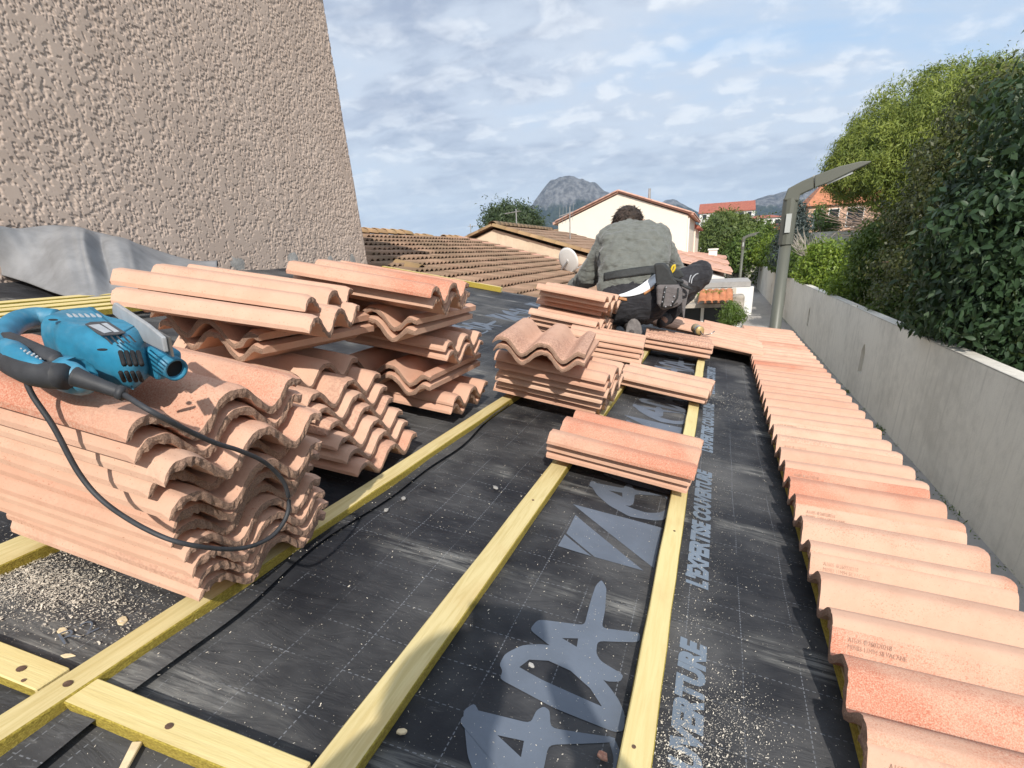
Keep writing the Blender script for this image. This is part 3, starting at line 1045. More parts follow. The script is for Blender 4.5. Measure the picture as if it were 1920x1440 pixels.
# ------------------------------------------------------------------ retaining wall with weep slots
wall = empty('retaining_wall', (WX, 0, 0))
tag(wall, 'long weathered grey retaining wall with arched weep slots beside the path', 'wall')
slot_y = [at(1622, 641, X=WX).y, at(1519, 575, X=WX).y, at(1474, 543, X=WX).y, at(1448, 525, X=WX).y]
step_y = slot_y[1] - slot_y[0]
slots = sorted(slot_y + [slot_y[0] - step_y])
WT, WE, SW, S0, S1, ND = 2.17, 62.0, 0.40, 0.66, 1.22, 0.14
wm = MB()
def wq(y0, z0, y1, z1, x=0.0):
    wm.add([(x, y0, z0), (x, y1, z0), (x, y1, z1), (x, y0, z1)], [(3, 2, 1, 0)])
cur = -14.0
for sy_ in slots:
    a, b = sy_ - SW / 2, sy_ + SW / 2
    n_seg = max(1, int((a - cur) / 1.5))
    for i in range(n_seg):
        wq(cur + (a - cur) * i / n_seg, -0.1, cur + (a - cur) * (i + 1) / n_seg, WT)
    wq(a, -0.1, b, S0)
    arc = [(a + SW * k / 8, S1 + SW / 2 * math.sin(math.pi * k / 8)) for k in range(9)]
    wm.add([(0, y, z) for y, z in arc] + [(0, b, WT), (0, a, WT)], [(10, 9, 8, 7, 6, 5, 4, 3, 2, 1, 0)])
    ring = [(a, S0)] + arc + [(b, S0)]
    n = len(ring)
    wm.add([(0, y, z) for y, z in ring] + [(ND, y, z) for y, z in ring],
           [(i, (i + 1) % n, n + (i + 1) % n, n + i) for i in range(n)] + [tuple(range(2 * n - 1, n - 1, -1))])
    cur = b
wq(cur, -0.1, WE, WT)
wm.add([(0, WE, -0.1), (0.26, WE, -0.1), (0.26, WE, WT), (0, WE, WT)], [(0, 1, 2, 3)])
wm.add([(0.26, -14, 1.0), (0.26, WE, 1.0), (0.26, WE, WT), (0.26, -14, WT)], [(0, 1, 2, 3)])
wm.build('wall', MAT['wall_conc'], wall)
cm = MB(); cm.box((0.003, -14, WT), (0.257, WE - 0.003, WT + 0.018))
bevel(cm.build('coping', MAT['wall_conc'], wall), 0.01, 1)


# ------------------------------------------------------------------ foliage helper
def leaves(rng, base, nrm_dir, L, W, spread=0.9, jit=0.5):
    """leaf quads around base points; nrm_dir is the direction each leaf tends to face"""
    n = len(base)
    d = rng.standard_normal((n, 3)); d /= np.linalg.norm(d, axis=1)[:, None]
    nn = nrm_dir + spread * rng.standard_normal((n, 3)); nn /= np.linalg.norm(nn, axis=1)[:, None]
    d = d - (d * nn).sum(1)[:, None] * nn
    d[:, 2] -= 0.35; d /= np.linalg.norm(d, axis=1)[:, None]
    s = np.cross(d, nn); s /= np.linalg.norm(s, axis=1)[:, None]
    l = L * (1 + jit * rng.uniform(-1, 1, n))[:, None]; w = W * (1 + jit * rng.uniform(-1, 1, n))[:, None]
    up = nn * w * 0.22
    v = np.stack([base, base + d * l * 0.45 + s * w / 2 + up, base + d * l, base + d * l * 0.45 - s * w / 2 + up], 1)
    return v.reshape(-1, 3)


def crown_points(rng, blobs, n_clumps, per, clump_r, inner=0.55):
    c = np.array([b[0] for b in blobs], float); r = np.array([b[1] for b in blobs], float)
    area = (r[:, 0] * r[:, 1] + r[:, 1] * r[:, 2] + r[:, 0] * r[:, 2])
    idx = rng.choice(len(blobs), n_clumps, p=area / area.sum())
    d = rng.standard_normal((n_clumps, 3)); d /= np.linalg.norm(d, axis=1)[:, None]
    f = inner + (1.04 - inner) * rng.uniform(0, 1, n_clumps) ** 0.45
    cc = c[idx] + d * r[idx] * f[:, None]
    k = np.repeat(np.arange(n_clumps), per)
    off = rng.standard_normal((len(k), 3)) * clump_r * rng.uniform(0.6, 1.25, n_clumps)[k][:, None]
    p = cc[k] + off
    o = off / (np.linalg.norm(off, axis=1)[:, None] + 1e-6) * 0.7 + d[k] * 0.8 + np.array([0, 0, 0.35])
    # growth by the wall is clipped back: it may lean over the coping but not hang down the face
    ok = ~((c[:, 0].mean() > WX - 0.6) & (p[:, 1] < WE) & (p[:, 0] < WX + 0.3) & (p[:, 2] < 2.24 + 0.5 * np.maximum(0, WX - p[:, 0])))
    return p[ok], o[ok]


def foliage(name, mat, blobs, n_clumps, per, clump_r, L, W, parent, seed, inner=0.55, spread=0.8, flat=1.0):
    rng = np.random.default_rng(seed)
    p, o = crown_points(rng, blobs, n_clumps, per, clump_r, inner)
    org = np.array(parent.location)
    v = leaves(rng, p - org, o, L, W, spread)
    q = np.arange(len(v)).reshape(-1, 4)
    return np_mesh(name, v, q, mat, parent)


def puffs(blobs, n, lo, hi, seed, squash=0.8):
    """break big crown volumes into many boughs of uneven size sitting on their surface"""
    rng = np.random.default_rng(seed)
    c = np.array([b[0] for b in blobs], float); r = np.array([b[1] for b in blobs], float)
    area = r[:, 0] * r[:, 1] + r[:, 1] * r[:, 2] + r[:, 0] * r[:, 2]
    out = []
    for i in rng.choice(len(blobs), n, p=area / area.sum()):
        d = rng.standard_normal(3); d /= np.linalg.norm(d)
        s = rng.uniform(lo, hi) * rng.uniform(0.7, 1.2)
        f = rng.uniform(0.74, 0.98)
        p = c[i] + d * np.maximum(r[i] * f - s * 0.5, r[i] * 0.3)
        out.append((tuple(p), (s * rng.uniform(.8, 1.3), s * rng.uniform(.8, 1.3), s * squash)))
    return out


def px_blob(px, py, rx, ry, Y, depth=None):
    c = at(px, py, Y=Y)
    k = (c - EYE).dot(CAM_FWD) / FPX
    return ((c.x, c.y, c.z), (rx * k, (depth if depth else rx * k), ry * k))


def bank_y(px, py, rx, gap=0.25):
    r = ray(px, py); fy = CAM_FWD.y
    k = r.x / r.y - rx / FPX * 0.9 / r.y
    return min(75.0, (WX + gap) / max(k, 0.055))


def limb(mb, a, b, r0, r1, wob=0.1, seed=0, seg=7, n=6):
    r = random.Random(seed)
    a, b = Vector(a), Vector(b)
    pts = [a.lerp(b, i / n) + Vector((r.uniform(-1, 1), r.uniform(-1, 1), 0)) * wob * math.sin(math.pi * i / n) for i in range(n + 1)]
    mb.tube(pts, [r0 + (r1 - r0) * i / n for i in range(n + 1)], seg)
    return pts


def tree(name, label, cat, base, blobs, mat, n_clumps, per, clump_r, L, W, seed, trunk_r=0.15, group=None, inner=0.55, spread=0.8, limbs=6, bark='bark', crown='crown'):
    t = empty(name, base)
    tag(t, label, cat, group)
    foliage(crown, mat, blobs, n_clumps, per, clump_r, L, W, t, seed, inner, spread)
    mb = MB()
    r = random.Random(seed)
    cs = [Vector(b[0]) for b in blobs]
    top = sum(cs, Vector()) / len(cs)
    base = Vector(base)
    fork = base.lerp(top, 0.55)
    limb(mb, Vector((0, 0, -0.1)), fork - base, trunk_r, trunk_r * 0.7, 0.08, seed)
    for i in range(limbs):
        b = blobs[i % len(blobs)]
        d = Vector((r.uniform(-1, 1), r.uniform(-1, 1), r.uniform(-0.1, 1))).normalized()
        e = Vector(b[0]) + Vector([d[k] * b[1][k] * 0.8 for k in range(3)])
        limb(mb, fork - base, e - base, trunk_r * 0.55, trunk_r * 0.1, 0.15, seed + i, 6)
    mb.build('trunk', MAT[bark], t, True)
    return t


MAT['pine_leaf'] = leaf_mat('pine needles', (0.11, 0.165, 0.028), (0.22, 0.27, 0.04), (0.28, 0.31, 0.055), 0.25, 0.6, 0.9)
MAT['pine_far'] = leaf_mat('far pine needles', (0.060, 0.105, 0.028), (0.13, 0.18, 0.04), (0.17, 0.21, 0.05), 0.25, 0.6, 0.5)
MAT['dark_pine'] = leaf_mat('dark pine needles', (0.022, 0.045, 0.02), (0.05, 0.08, 0.03), (0.07, 0.10, 0.035), 0.15, 0.6, 0.5)
MAT['laurel'] = leaf_mat('laurel leaf', (0.018, 0.042, 0.020), (0.032, 0.068, 0.028), (0.055, 0.095, 0.040), 0.12, 0.48, 1.2, 0.3)
MAT['evergreen'] = leaf_mat('evergreen oak leaf', (0.030, 0.048, 0.016), (0.070, 0.085, 0.026), (0.12, 0.115, 0.035), 0.18, 0.45, 1.0)
MAT['bush_bright'] = leaf_mat('bright bush leaf', (0.095, 0.18, 0.022), (0.19, 0.28, 0.03), (0.28, 0.34, 0.04), 0.32, 0.5, 1.2)
MAT['bush_mid'] = leaf_mat('mid green leaf', (0.045, 0.095, 0.018), (0.095, 0.165, 0.025), (0.15, 0.20, 0.035), 0.28, 0.5, 1.2)
MAT['cedar'] = leaf_mat('blue cedar needle', (0.030, 0.050, 0.050), (0.060, 0.085, 0.082), (0.085, 0.11, 0.10), 0.1, 0.6, 0.8)

# umbrella pine behind the bank
base = at(1760, 470, Y=46); base.z = 3.0
blobs = [px_blob(1715, 262, 118, 102, 45, 5), px_blob(1645, 308, 80, 78, 44, 4), px_blob(1800, 235, 110, 100, 47, 5), px_blob(1725, 340, 85, 68, 44, 4), px_blob(1606, 322, 46, 46, 43, 2.4), px_blob(1880, 250, 120, 110, 47, 5)]
tree('pine_tree', 'broad yellow green umbrella pine rising behind the dark evergreen trees', 'tree', base, puffs(blobs, 150, 0.75, 1.5, 5, 0.7) + blobs, MAT['pine_leaf'], 6200, 38, 0.20, 0.23, 0.056, 41, 0.4, inner=0.75, spread=0.6)
# dark small-leaved evergreen in front of it
base = at(1800, 640, Y=19); base.z = 2.0
blobs = [px_blob(1795, 375, 95, 120, 18.5, 1.9), px_blob(1745, 480, 85, 105, 18.5, 1.8), px_blob(1860, 270, 100, 120, 19, 2.0), px_blob(1700, 545, 60, 75, 17.5, 1.0), px_blob(1860, 480, 120, 190, 18, 2.0)]
tree('evergreen_oak', 'dark olive small leaved evergreen tree between the pine and the laurel', 'tree', base, puffs(blobs, 90, 0.35, 0.85, 6) + blobs, MAT['evergreen'], 1500, 44, 0.18, 0.115, 0.056, 42, 0.14, inner=0.6)
# big-leaved laurel nearest the camera
base = at(1940, 690, Y=12.0); base.z = 1.9
lb = [px_blob(1945, 290, 120, 180, 12.0, 1.5), px_blob(1885, 430, 125, 150, 11.6, 1.3), px_blob(1920, 590, 150, 130, 11.4, 1.2), px_blob(1830, 560, 90, 95, 11.8, 1.0), px_blob(1775, 600, 60, 55, 12.4, 0.7), px_blob(2080, 420, 180, 330, 12.0, 1.9), px_blob(1795, 470, 60, 80, 12.2, 0.8)]
laurel = empty('laurel_tree', base)
tag(laurel, 'big dark glossy laurel with large drooping leaves hanging over the wall at the right edge', 'tree')
rng = np.random.default_rng(43)
p_, o_ = crown_points(rng, puffs(lb, 60, 0.30, 0.75, 7, 0.9) + lb, 2100, 13, 0.15, 0.55)
v_ = leaves(rng, p_ - np.array(base), o_, 0.155, 0.072, 0.7)
lv = v_.reshape(-1, 4, 3)
ctr = lv.mean(1) + np.array(base)
eye_ = np.array(EYE)
dist_ = np.linalg.norm(ctr - eye_, axis=1)
rel = (ctr - eye_) @ np.array([CAM_RIGHT, CAM_DOWN, CAM_FWD]).T
pxx = CX + FPX * rel[:, 0] / rel[:, 2]
vis = (pxx < 1925)
order = np.argsort(np.where(vis, dist_, 1e9))[:300]
mask = np.zeros(len(lv), bool); mask[order] = True
rest = lv[~mask].reshape(-1, 3)
tag(np_mesh('leaf_mass', rest, np.arange(len(rest)).reshape(-1, 4), MAT['laurel'], laurel), kind='stuff')
# the 300 nearest leaves one by one, on shared leaf shapes
LEAF = []
for k in range(3):
    L_, W_ = 0.155 * (0.85 + 0.15 * k), 0.074
    pts = []
    for i in range(5):
        t = i / 4; w = W_ * math.sin(math.pi * min(1, 0.08 + t * 0.92)) ** 0.8 * (1 - 0.15 * t)
        z = -0.022 * t * t
        pts += [(L_ * t, -w / 2, z + 0.010 * math.sin(math.pi * t)), (L_ * t, 0, z), (L_ * t, w / 2, z + 0.010 * math.sin(math.pi * t))]
    fs = []
    for i in range(4):
        a = i * 3
        fs += [(a, a + 3, a + 4, a + 1), (a + 1, a + 4, a + 5, a + 2)]
    me = bpy.data.meshes.new('leaf_shape'); me.from_pydata(pts, [], fs); me.materials.append(MAT['laurel']); me.polygons.foreach_set('use_smooth', [True] * len(fs)); me.update()
    LEAF.append(me)
for n_, i in enumerate(order):
    q = lv[i]
    d = Vector(q[2] - q[0]).normalized(); s = Vector(q[1] - q[3]).normalized(); nn = d.cross(-s).normalized()
    M = Matrix.Identity(4)
    for j in range(3):
        M[j][0], M[j][1], M[j][2] = d[j], -s[j], nn[j]
    M.translation = Vector(q[0])
    o = bpy.data.objects.new('leaf', LEAF[n_ % 3]); link(o, laurel)
    o.matrix_basis = M
lt = MB()
limb(lt, (0, 0, -0.2), (-0.1, -0.3, 1.6), 0.10, 0.07, 0.06, 1)
for i, b in enumerate(lb):
    limb(lt, (-0.1, -0.3, 1.2), Vector(b[0]) - base, 0.05, 0.012, 0.1, i + 3, 6)
lt.build('trunk', MAT['bark'], laurel, True)
# spray of laurel hanging over the coping
sp = empty('hanging_spray', at(1690, 640, Y=15.0)); tag(sp, 'small leafy spray drooping over the wall coping below the dark tree', 'plant')
tag(foliage('leaf_spray', MAT['evergreen'], [px_blob(1705, 634, 40, 12, 15.0, 0.3), px_blob(1668, 628, 20, 9, 15.6, 0.2)], 60, 12, 0.09, 0.16, 0.045, sp, 49), kind='stuff')
sm = MB(); limb(sm, (0.5, -0.4, 0.25), (-0.15, 0.1, -0.02), 0.012, 0.004, 0.02, 3, 5); sm.build('stem', MAT['bark'], sp)

# bushes along the top of the bank, each its own
bush = [
    (1560, 515, 62, 62, 30, 'bush_bright', 'bright green rounded bush on the bank behind the near lamp post', 420, 0.10),
    (1612, 560, 62, 64, 23, 'bush_bright', 'bright yellow green bush filling the bank below the dark tree', 420, 0.10),
    (1640, 480, 42, 64, 22, 'bush_mid', 'mid green bush tucked under the overhanging dark tree', 300, 0.10),
    (1512, 512, 44, 52, 36, 'bush_mid', 'mid green bush behind the bare pale shrub', 260, 0.13),
    (1478, 508, 34, 36, 44, 'bush_mid', 'low green bush on the bank just left of the near lamp post', 240, 0.15),
    (1440, 482, 30, 22, 58, 'bush_bright', 'light green creeper mound above the far end of the wall', 240, 0.18),
    (1402, 500, 24, 28, 72, 'bush_mid', 'dark green bush closing the far end of the path', 260, 0.2),
    (1675, 590, 44, 42, 17.5, 'bush_mid', 'shaded green bush at the wall top beside the weep slot', 240, 0.09),
    (1425, 455, 26, 20, 62, 'bush_mid', 'green bush in front of the grey concrete block wall', 200, 0.2),
]
for i, (px, py, rx, ry, Y, m_, lab, nc, cr) in enumerate(bush):
    bb = px_blob(px, py, rx, ry, Y)
    bb2 = px_blob(px - rx * 0.45, py + ry * 0.35, rx * 0.55, ry * 0.6, Y - 0.3)
    bb3 = px_blob(px + rx * 0.5, py + ry * 0.25, rx * 0.55, ry * 0.65, Y + 0.3)
    b0 = Vector(bb[0]); b0.z = max(0.0, bb[0][2] - bb[1][2]) if Y > 64 else max(1.7, bb[0][2] - bb[1][2] * 1.1)
    k = Y / 17
    tree('bush', lab, 'bush', b0, puffs([bb, bb2, bb3], 26, rx * 0.16 * Y / FPX, rx * 0.38 * Y / FPX, 90 + i) + [bb, bb2, bb3], MAT[m_], int(nc * 1.5), 30, cr * (0.3 + 0.9 * k), 0.10 * (0.3 + 0.7 * k), 0.055 * (0.3 + 0.7 * k), 60 + i, 0.04, 'bushes on the bank', 0.5, 0.9, 4)

# bare pale shrub
bs = empty('bare_shrub', at(1520, 520, Y=33)); bs.location.z = 1.9
tag(bs, 'leafless pale shrub with thin spreading twigs behind the wall', 'shrub')
bm_ = MB(); r = random.Random(4)
o_ = bs.location
fork = at(1521, 492, Y=33) - o_
limb(bm_, (0, 0, 0), fork, 0.075, 0.05, 0.05, 2, 6)
for i in range(26):
    px, py = 1521 + r.uniform(-48, 34), 478 - r.uniform(0, 42)
    e = at(px, py, Y=33 + r.uniform(-0.8, 0.8)) - o_
    pts = limb(bm_, fork.lerp(e, 0.0), e, 0.028, 0.008, 0.1, i, 4, 5)
    for j in range(2):
        q = pts[3] ; e2 = e + Vector((r.uniform(-.4, .4), r.uniform(-.3, .3), r.uniform(0, .35)))
        limb(bm_, q, e2, 0.014, 0.006, 0.03, i * 5 + j, 4, 3)
bm_.build('branches', MAT['pale_twig'], bs)

# weeds along the foot of the wall
wd = empty('weeds', (WX - 0.05, 10, 0))
tag(wd, 'thin line of weeds growing along the foot of the wall', 'weeds', kind='stuff')
rng = np.random.default_rng(8)
yy = np.concatenate([rng.uniform(5, 45, 420), rng.normal(13.5, 0.18, 90), rng.normal(17.2, 0.15, 90), rng.normal(9.3, 0.3, 60)])
bp = np.stack([rng.normal(-0.01, 0.035, len(yy)), yy - 10, np.abs(rng.normal(0.0, 0.02, len(yy)))], 1)
vv = leaves(rng, bp, np.tile([[-0.4, -0.3, 0.6]], (len(yy), 1)), 0.06, 0.016, 0.6)
o = np_mesh('weed_leaves', vv, np.arange(len(vv)).reshape(-1, 4), MAT['bush_mid'], wd)

# ------------------------------------------------------------------ street lamps
def lamp(label, Y, x_off=0.0, zt=None, k=1.0):
    top = at(1486, 352, Y=8.6) if zt is None else zt
    L = empty('street_lamp', (top.x, top.y, 0.0))
    tag(L, label, 'street lamp', 'street lamps along the path')
    h = top.z
    m = MB(); m.tube([(0, 0, 0), (0, 0, h - 0.62)], [0.095, 0.074], 12); m.build('pole', MAT['grey_metal'], L, True)
    b = MB(); b.tube([(0, 0, 0), (0, 0, 0.02)], 0.19, 12); b.build('base_plate', MAT['grey_metal'], L)
    s = MB()
    a = [(0, 0, h - 0.66), (0, 0, h - 0.12)]
    s.tube(a, [0.092, 0.094], 12)
    s.build('sleeve', MAT['grey_metal'], L)
    arm = MB()
    w = 0.085
    prof_ = [(-0.09, h - 0.14), (-0.055, h - 0.01), (0.10, h + 0.06), (0.23, h + 0.105), (0.25, h - 0.03), (0.10, h - 0.09), (0.09, h - 0.16)]
    arm.prism([(x, -w, z) for x, z in prof_], (0, 2 * w, 0))
    bevel(arm.build('elbow', MAT['grey_metal'], L), 0.012, 2)
    hd = MB()
    prof_ = [(0.256, h - 0.028), (0.236, h + 0.107), (0.50, h + 0.180), (0.72, h + 0.212), (0.84, h + 0.205), (0.835, h + 0.190), (0.64, h + 0.115), (0.44, h + 0.030)]
    hd.prism([(x, -w * 1.25, z) for x, z in prof_], (0, 2.5 * w, 0))
    hdo = bevel(hd.build('lamp_head', MAT['grey_metal'], L), 0.014, 2)
    ln = MB(); ln.box((0.62, -0.07, h + 0.012), (0.98, 0.07, h + 0.10), 0, Matrix.Translation((0, 0, 0)))
    M_ = Matrix.Translation((0.40, 0, h + 0.012)) @ Matrix.Rotation(R(-20), 4, 'Y')
    ln = MB(); ln.box((0, -0.075, -0.012), (0.28, 0.075, 0.012), 0, M_); ln.build('lens', MAT['lens'], L)
    st = MB(); st.box((-0.003, -w - 0.004, -0.07), (0.012, w + 0.004, 0.075), 0, Matrix.Translation((0.246, 0, h + 0.038)) @ Matrix.Rotation(R(-16), 4, 'Y')); st.build('joint_strip', MAT['lens'], L)
    dr = MB(); dr.box((-0.035, -0.112, h - 0.52), (0.03, -0.098, h - 0.30)); dr.build('inspection_cover', MAT['lens'], L)
    L.rotation_euler.z = R(-4)
    return L


l1 = lamp('nearest tall grey street lamp with flat curved head, beside the laid eave tiles', 8.6)


def copy_tree(o, parent=None):
    c = o.copy(); COL.objects.link(c); c.parent = parent
    for ch in list(o.children):
        copy_tree(ch, c)
    return c


top1 = at(1486, 352, Y=8.6)
for (px, py, lab, Y) in ((1395, 444, 'middle grey street lamp standing on the path edge beyond the small porch', 36), (1378, 455, 'farthest thin street lamp in front of the grey concrete block wall', 58)):
    c = copy_tree(l1); t = at(px, py, Y=Y)
    c.location = (t.x, t.y, 0); c.scale = (1, 1, t.z / top1.z); c['label'] = lab
    c.rotation_euler.z = R(-4)

# ------------------------------------------------------------------ neighbour's tiled roof
RX = -6.9
r1 = at(700, 441, X=RX); r2 = at(868, 449, X=RX)
g0 = at(1052, 492, Y=r2.y)
rz = (r1.z + r2.z) / 2
sl = math.atan2(rz - g0.z, g0.x - RX)
nb = empty('neighbour_house', (RX, 0, rz))
tag(nb, 'terraced neighbour house with old tan roof in rows of double roll tiles', 'house')
cs_, sn_ = math.cos(sl), math.sin(sl)
EXP_, PIT = 0.355, 0.30


def old_tile_shape():
    v, f = [], []
    ny, Lt = 11, 0.42
    for x, zz in ((0.0, -0.012), (Lt, 0.040)):
        for i in range(ny):
            y = PIT * i / (ny - 1)
            v.append((x, y, 0.058 * abs(math.sin(2 * math.pi * y / PIT)) ** 0.9 + zz))
    for i in range(ny):
        y = PIT * i / (ny - 1)
        v.append((Lt - 0.004, y, v[ny + i][2] - 0.018))
    for i in range(ny - 1):
        f += [(i, ny + i, ny + i + 1, i + 1), (ny + i, 2 * ny + i, 2 * ny + i + 1, ny + i + 1)]
    return v, f


ov, of = old_tile_shape()
ome = bpy.data.meshes.new('old_tile'); ome.from_pydata(ov, [], of); ome.materials.append(MAT['oldtile'])
ome.polygons.foreach_set('use_smooth', [True] * len(of)); ome.update()
NL = 5.7
rows = int(NL / EXP_)
y_start, y_end = 5.78, r2.y
cols = int((y_end - y_start) / PIT)
cells = []
for i in range(rows):
    for j in range(cols):
        s0, y0 = i * EXP_, y_end - (j + 1) * PIT
        p = Vector((RX + s0 * cs_, y0, rz - s0 * sn_))
        rel = p - EYE
        px = CX + FPX * rel.dot(CAM_RIGHT) / rel.dot(CAM_FWD)
        if px < 640: continue
        cells.append((rel.length + (3 if px > 1080 else 0), s0, y0))
cells.sort()
rot_ = Matrix.Rotation(sl, 4, 'Y')
tilt_ = Matrix.Rotation(R(0), 4, 'Y')
allv, allf = [], []
rr = random.Random(5)
oa = np.array(ov)
for n_, (d_, s0, y0) in enumerate(cells):
    loc = Vector((s0 * cs_, y0, -s0 * sn_ + rr.uniform(-.004, .004)))
    M = Matrix.Translation(loc) @ rot_ @ Matrix.Rotation(rr.uniform(-.012, .012), 4, 'Z')
    if n_ < 299:
        o = bpy.data.objects.new('roof_tile', ome); link(o, nb); o.matrix_basis = M
    else:
        b_ = len(allv)
        allv += [M @ Vector(q) for q in ov]
        allf += [tuple(b_ + k for k in f) for f in of]
tag(mesh_obj('far_roof_tiles', allv, allf, MAT['oldtile'], nb, smooth=True), kind='stuff')
dk = MB(); dk.prism([(-0.2, y_start, -0.3), (0, y_start, -0.045), (NL * cs_, y_start, -NL * sn_ - 0.045), (NL * cs_ - 0.3, y_start, -NL * sn_ - 0.3), (NL * cs_ - 0.3, y_start, -rz), (-0.2, y_start, -rz)], (0, y_end - y_start + 4, 0))
dk.build('wall', MAT['render'], nb)


def barrel(name, M, L, r, mat, parent, r2=None, seg=7, th=0.014):
    v, f = [], []
    r2 = r2 or r
    for x, rr_ in ((0, r), (L, r2)):
        for k in range(seg + 1):
            a = math.pi * k / seg
            v.append((x, -math.cos(a) * rr_, math.sin(a) * rr_ * 0.75))
    for k in range(seg + 1):
        a = math.pi * k / seg
        v.append((L - 0.003, -math.cos(a) * (r2 - th), math.sin(a) * (r2 - th) * 0.75))
    s = seg + 1
    for k in range(seg):
        f += [(k, k + 1, s + k + 1, s + k), (s + k, s + k + 1, 2 * s + k + 1, 2 * s + k)]
    o = mesh_obj(name, v, f, mat, parent, smooth=True)
    o.matrix_basis = M
    return o


# ridge tiles: the nearer stretch is taller, the farther one lower
ry_ = y_end - 0.1
i = 0
while ry_ > 6.0:
    high = ry_ < at(772, 446, X=RX).y
    if not high and rr.random() < 0.25 and ry_ > r2.y - 1.6: ry_ -= 0.36; continue
    M = Matrix.Translation((0, ry_, 0.045 if high else 0.0)) @ Matrix.Rotation(R(-90), 4, 'Z') @ Matrix.Rotation(R(-2.5), 4, 'Y')
    barrel('ridge_tile', M, 0.40, 0.115 if high else 0.09, MAT['oldtile_gold'], nb, 0.128 if high else 0.10)
    ry_ -= 0.36
# vent tile with a dark mouth
vt = at(740, 476, X=-4.6)
s_v = (vt.x - RX) / cs_
barrel('vent_tile', Matrix.Translation((s_v * cs_, vt.y, -s_v * sn_ + 0.03)) @ rot_, 0.42, 0.11, MAT['oldtile_gold'], nb, 0.125)
# pink repaired strip along the party wall
ps = MB()
ps.box((0.1, y_end - 0.50, 0.06), (NL - 0.1, y_end - 0.02, 0.075), 0, rot_)
ps.build('flashing', MAT['pinktile'], nb)

# ------------------------------------------------------------------ next terraced house, its gable above that roof
gY = r2.y + 0.02
pk = at(925, 421, Y=gY); lf = at(868, 449, Y=gY); rt = at(1112, 473, Y=gY)
g2 = empty('gable_house', (pk.x, gY, 0))
tag(g2, 'low stained cream gable with old tiled verge just beyond the tan roof', 'house')
slr = (pk.z - rt.z) / (rt.x - pk.x)
far_x = at(1140, 473, Y=gY).x
rzr = pk.z - slr * (far_x - pk.x)
lx = lf.x - 3.0; lz = pk.z - (pk.z - lf.z) / (pk.x - lf.x) * (pk.x - lx)
wl = MB()
wl.prism([(lx - pk.x, 0, 0), (far_x - pk.x - 0.15, 0, 0), (far_x - pk.x - 0.15, 0, rzr - 0.10), (0, 0, pk.z - 0.12), (lx - pk.x, 0, lz - 0.12)], (0, 8.0, 0))
wl.build('wall', MAT['oldwall'], g2)


def roll_roof(name, a, b, depth, mat, parent, pitch=0.22, h=0.05, over=0.0, expo=0.4):
    """rolled tiles between ridge a and eave b (x,z in the parent's frame), rolls run down the slope, repeated along y"""
    a, b = Vector((a[0], 0, a[1])), Vector((b[0], 0, b[1]))
    d = b - a; L = d.length; d.normalize()
    n = Vector((-d.z, 0, d.x)) if d.x > 0 else Vector((d.z, 0, -d.x))
    nr = max(2, int(depth / pitch)); rows_ = max(1, int(L / expo))
    vs, fs = [], []
    for i in range(rows_):
        for e, lift in ((0, 0.0), (1, 0.022)):
            s = L * (i + e * 1.05) / rows_
            for j in range(nr * 4 + 1):
                y = -over + (depth + 2 * over) * j / (nr * 4)
                z = h * abs(math.sin(math.pi * j / 4)) + lift
                vs.append(a + d * s + n * z + Vector((0, y, 0)))
    w = nr * 4 + 1
    for i in range(rows_):
        o = i * 2 * w
        for j in range(nr * 4):
            fs.append((o + j, o + w + j, o + w + j + 1, o + j + 1))
    return tag(mesh_obj(name, vs, fs, mat, parent, smooth=True), kind='stuff')


roll_roof('roof_tiles', (0, pk.z - 0.05), (far_x - pk.x, rzr - 0.05), 8.0, MAT['oldtile'], g2, 0.16, 0.045, 0.12)
roll_roof('roof_tiles', (0, pk.z - 0.05), (lx - pk.x, lz - 0.05), 8.0, MAT['oldtile'], g2, 0.16, 0.045, 0.12)
vd = Vector((far_x - pk.x, 0, rzr - pk.z)); vl = vd.length; ang = math.atan2(-vd.z, vd.x)
for i in range(int(vl / 0.36)):
    barrel('verge_tile', Matrix.Translation(vd * (i * 0.36 / vl) + Vector((0, -0.06, pk.z - 0.04))) @ Matrix.Rotation(ang, 4, 'Y') @ Matrix.Rotation(R(rr.uniform(-2, 2)), 4, 'Z'), 0.40, 0.10, MAT['oldtile_gold'], g2, 0.115, 6)
vd = Vector((lx - pk.x, 0, lz - pk.z)); vl = vd.length
for i in range(min(14, int(vl / 0.36))):
    barrel('verge_tile', Matrix.Translation(vd * (i * 0.36 / vl) + Vector((0, -0.06, pk.z - 0.04))) @ Matrix.Rotation(math.pi, 4, 'Z') @ Matrix.Rotation(math.atan2(-vd.z, -vd.x), 4, 'Y'), 0.40, 0.10, MAT['oldtile_gold'], g2, 0.115, 6)
for i in range(16):
    barrel('ridge_tile', Matrix.Translation((0, -0.1 + i * 0.36, pk.z - 0.01)) @ Matrix.Rotation(R(90), 4, 'Z') @ Matrix.Rotation(R(-2), 4, 'Y'), 0.40, 0.12, MAT['oldtile_gold'], g2, 0.13, 6)


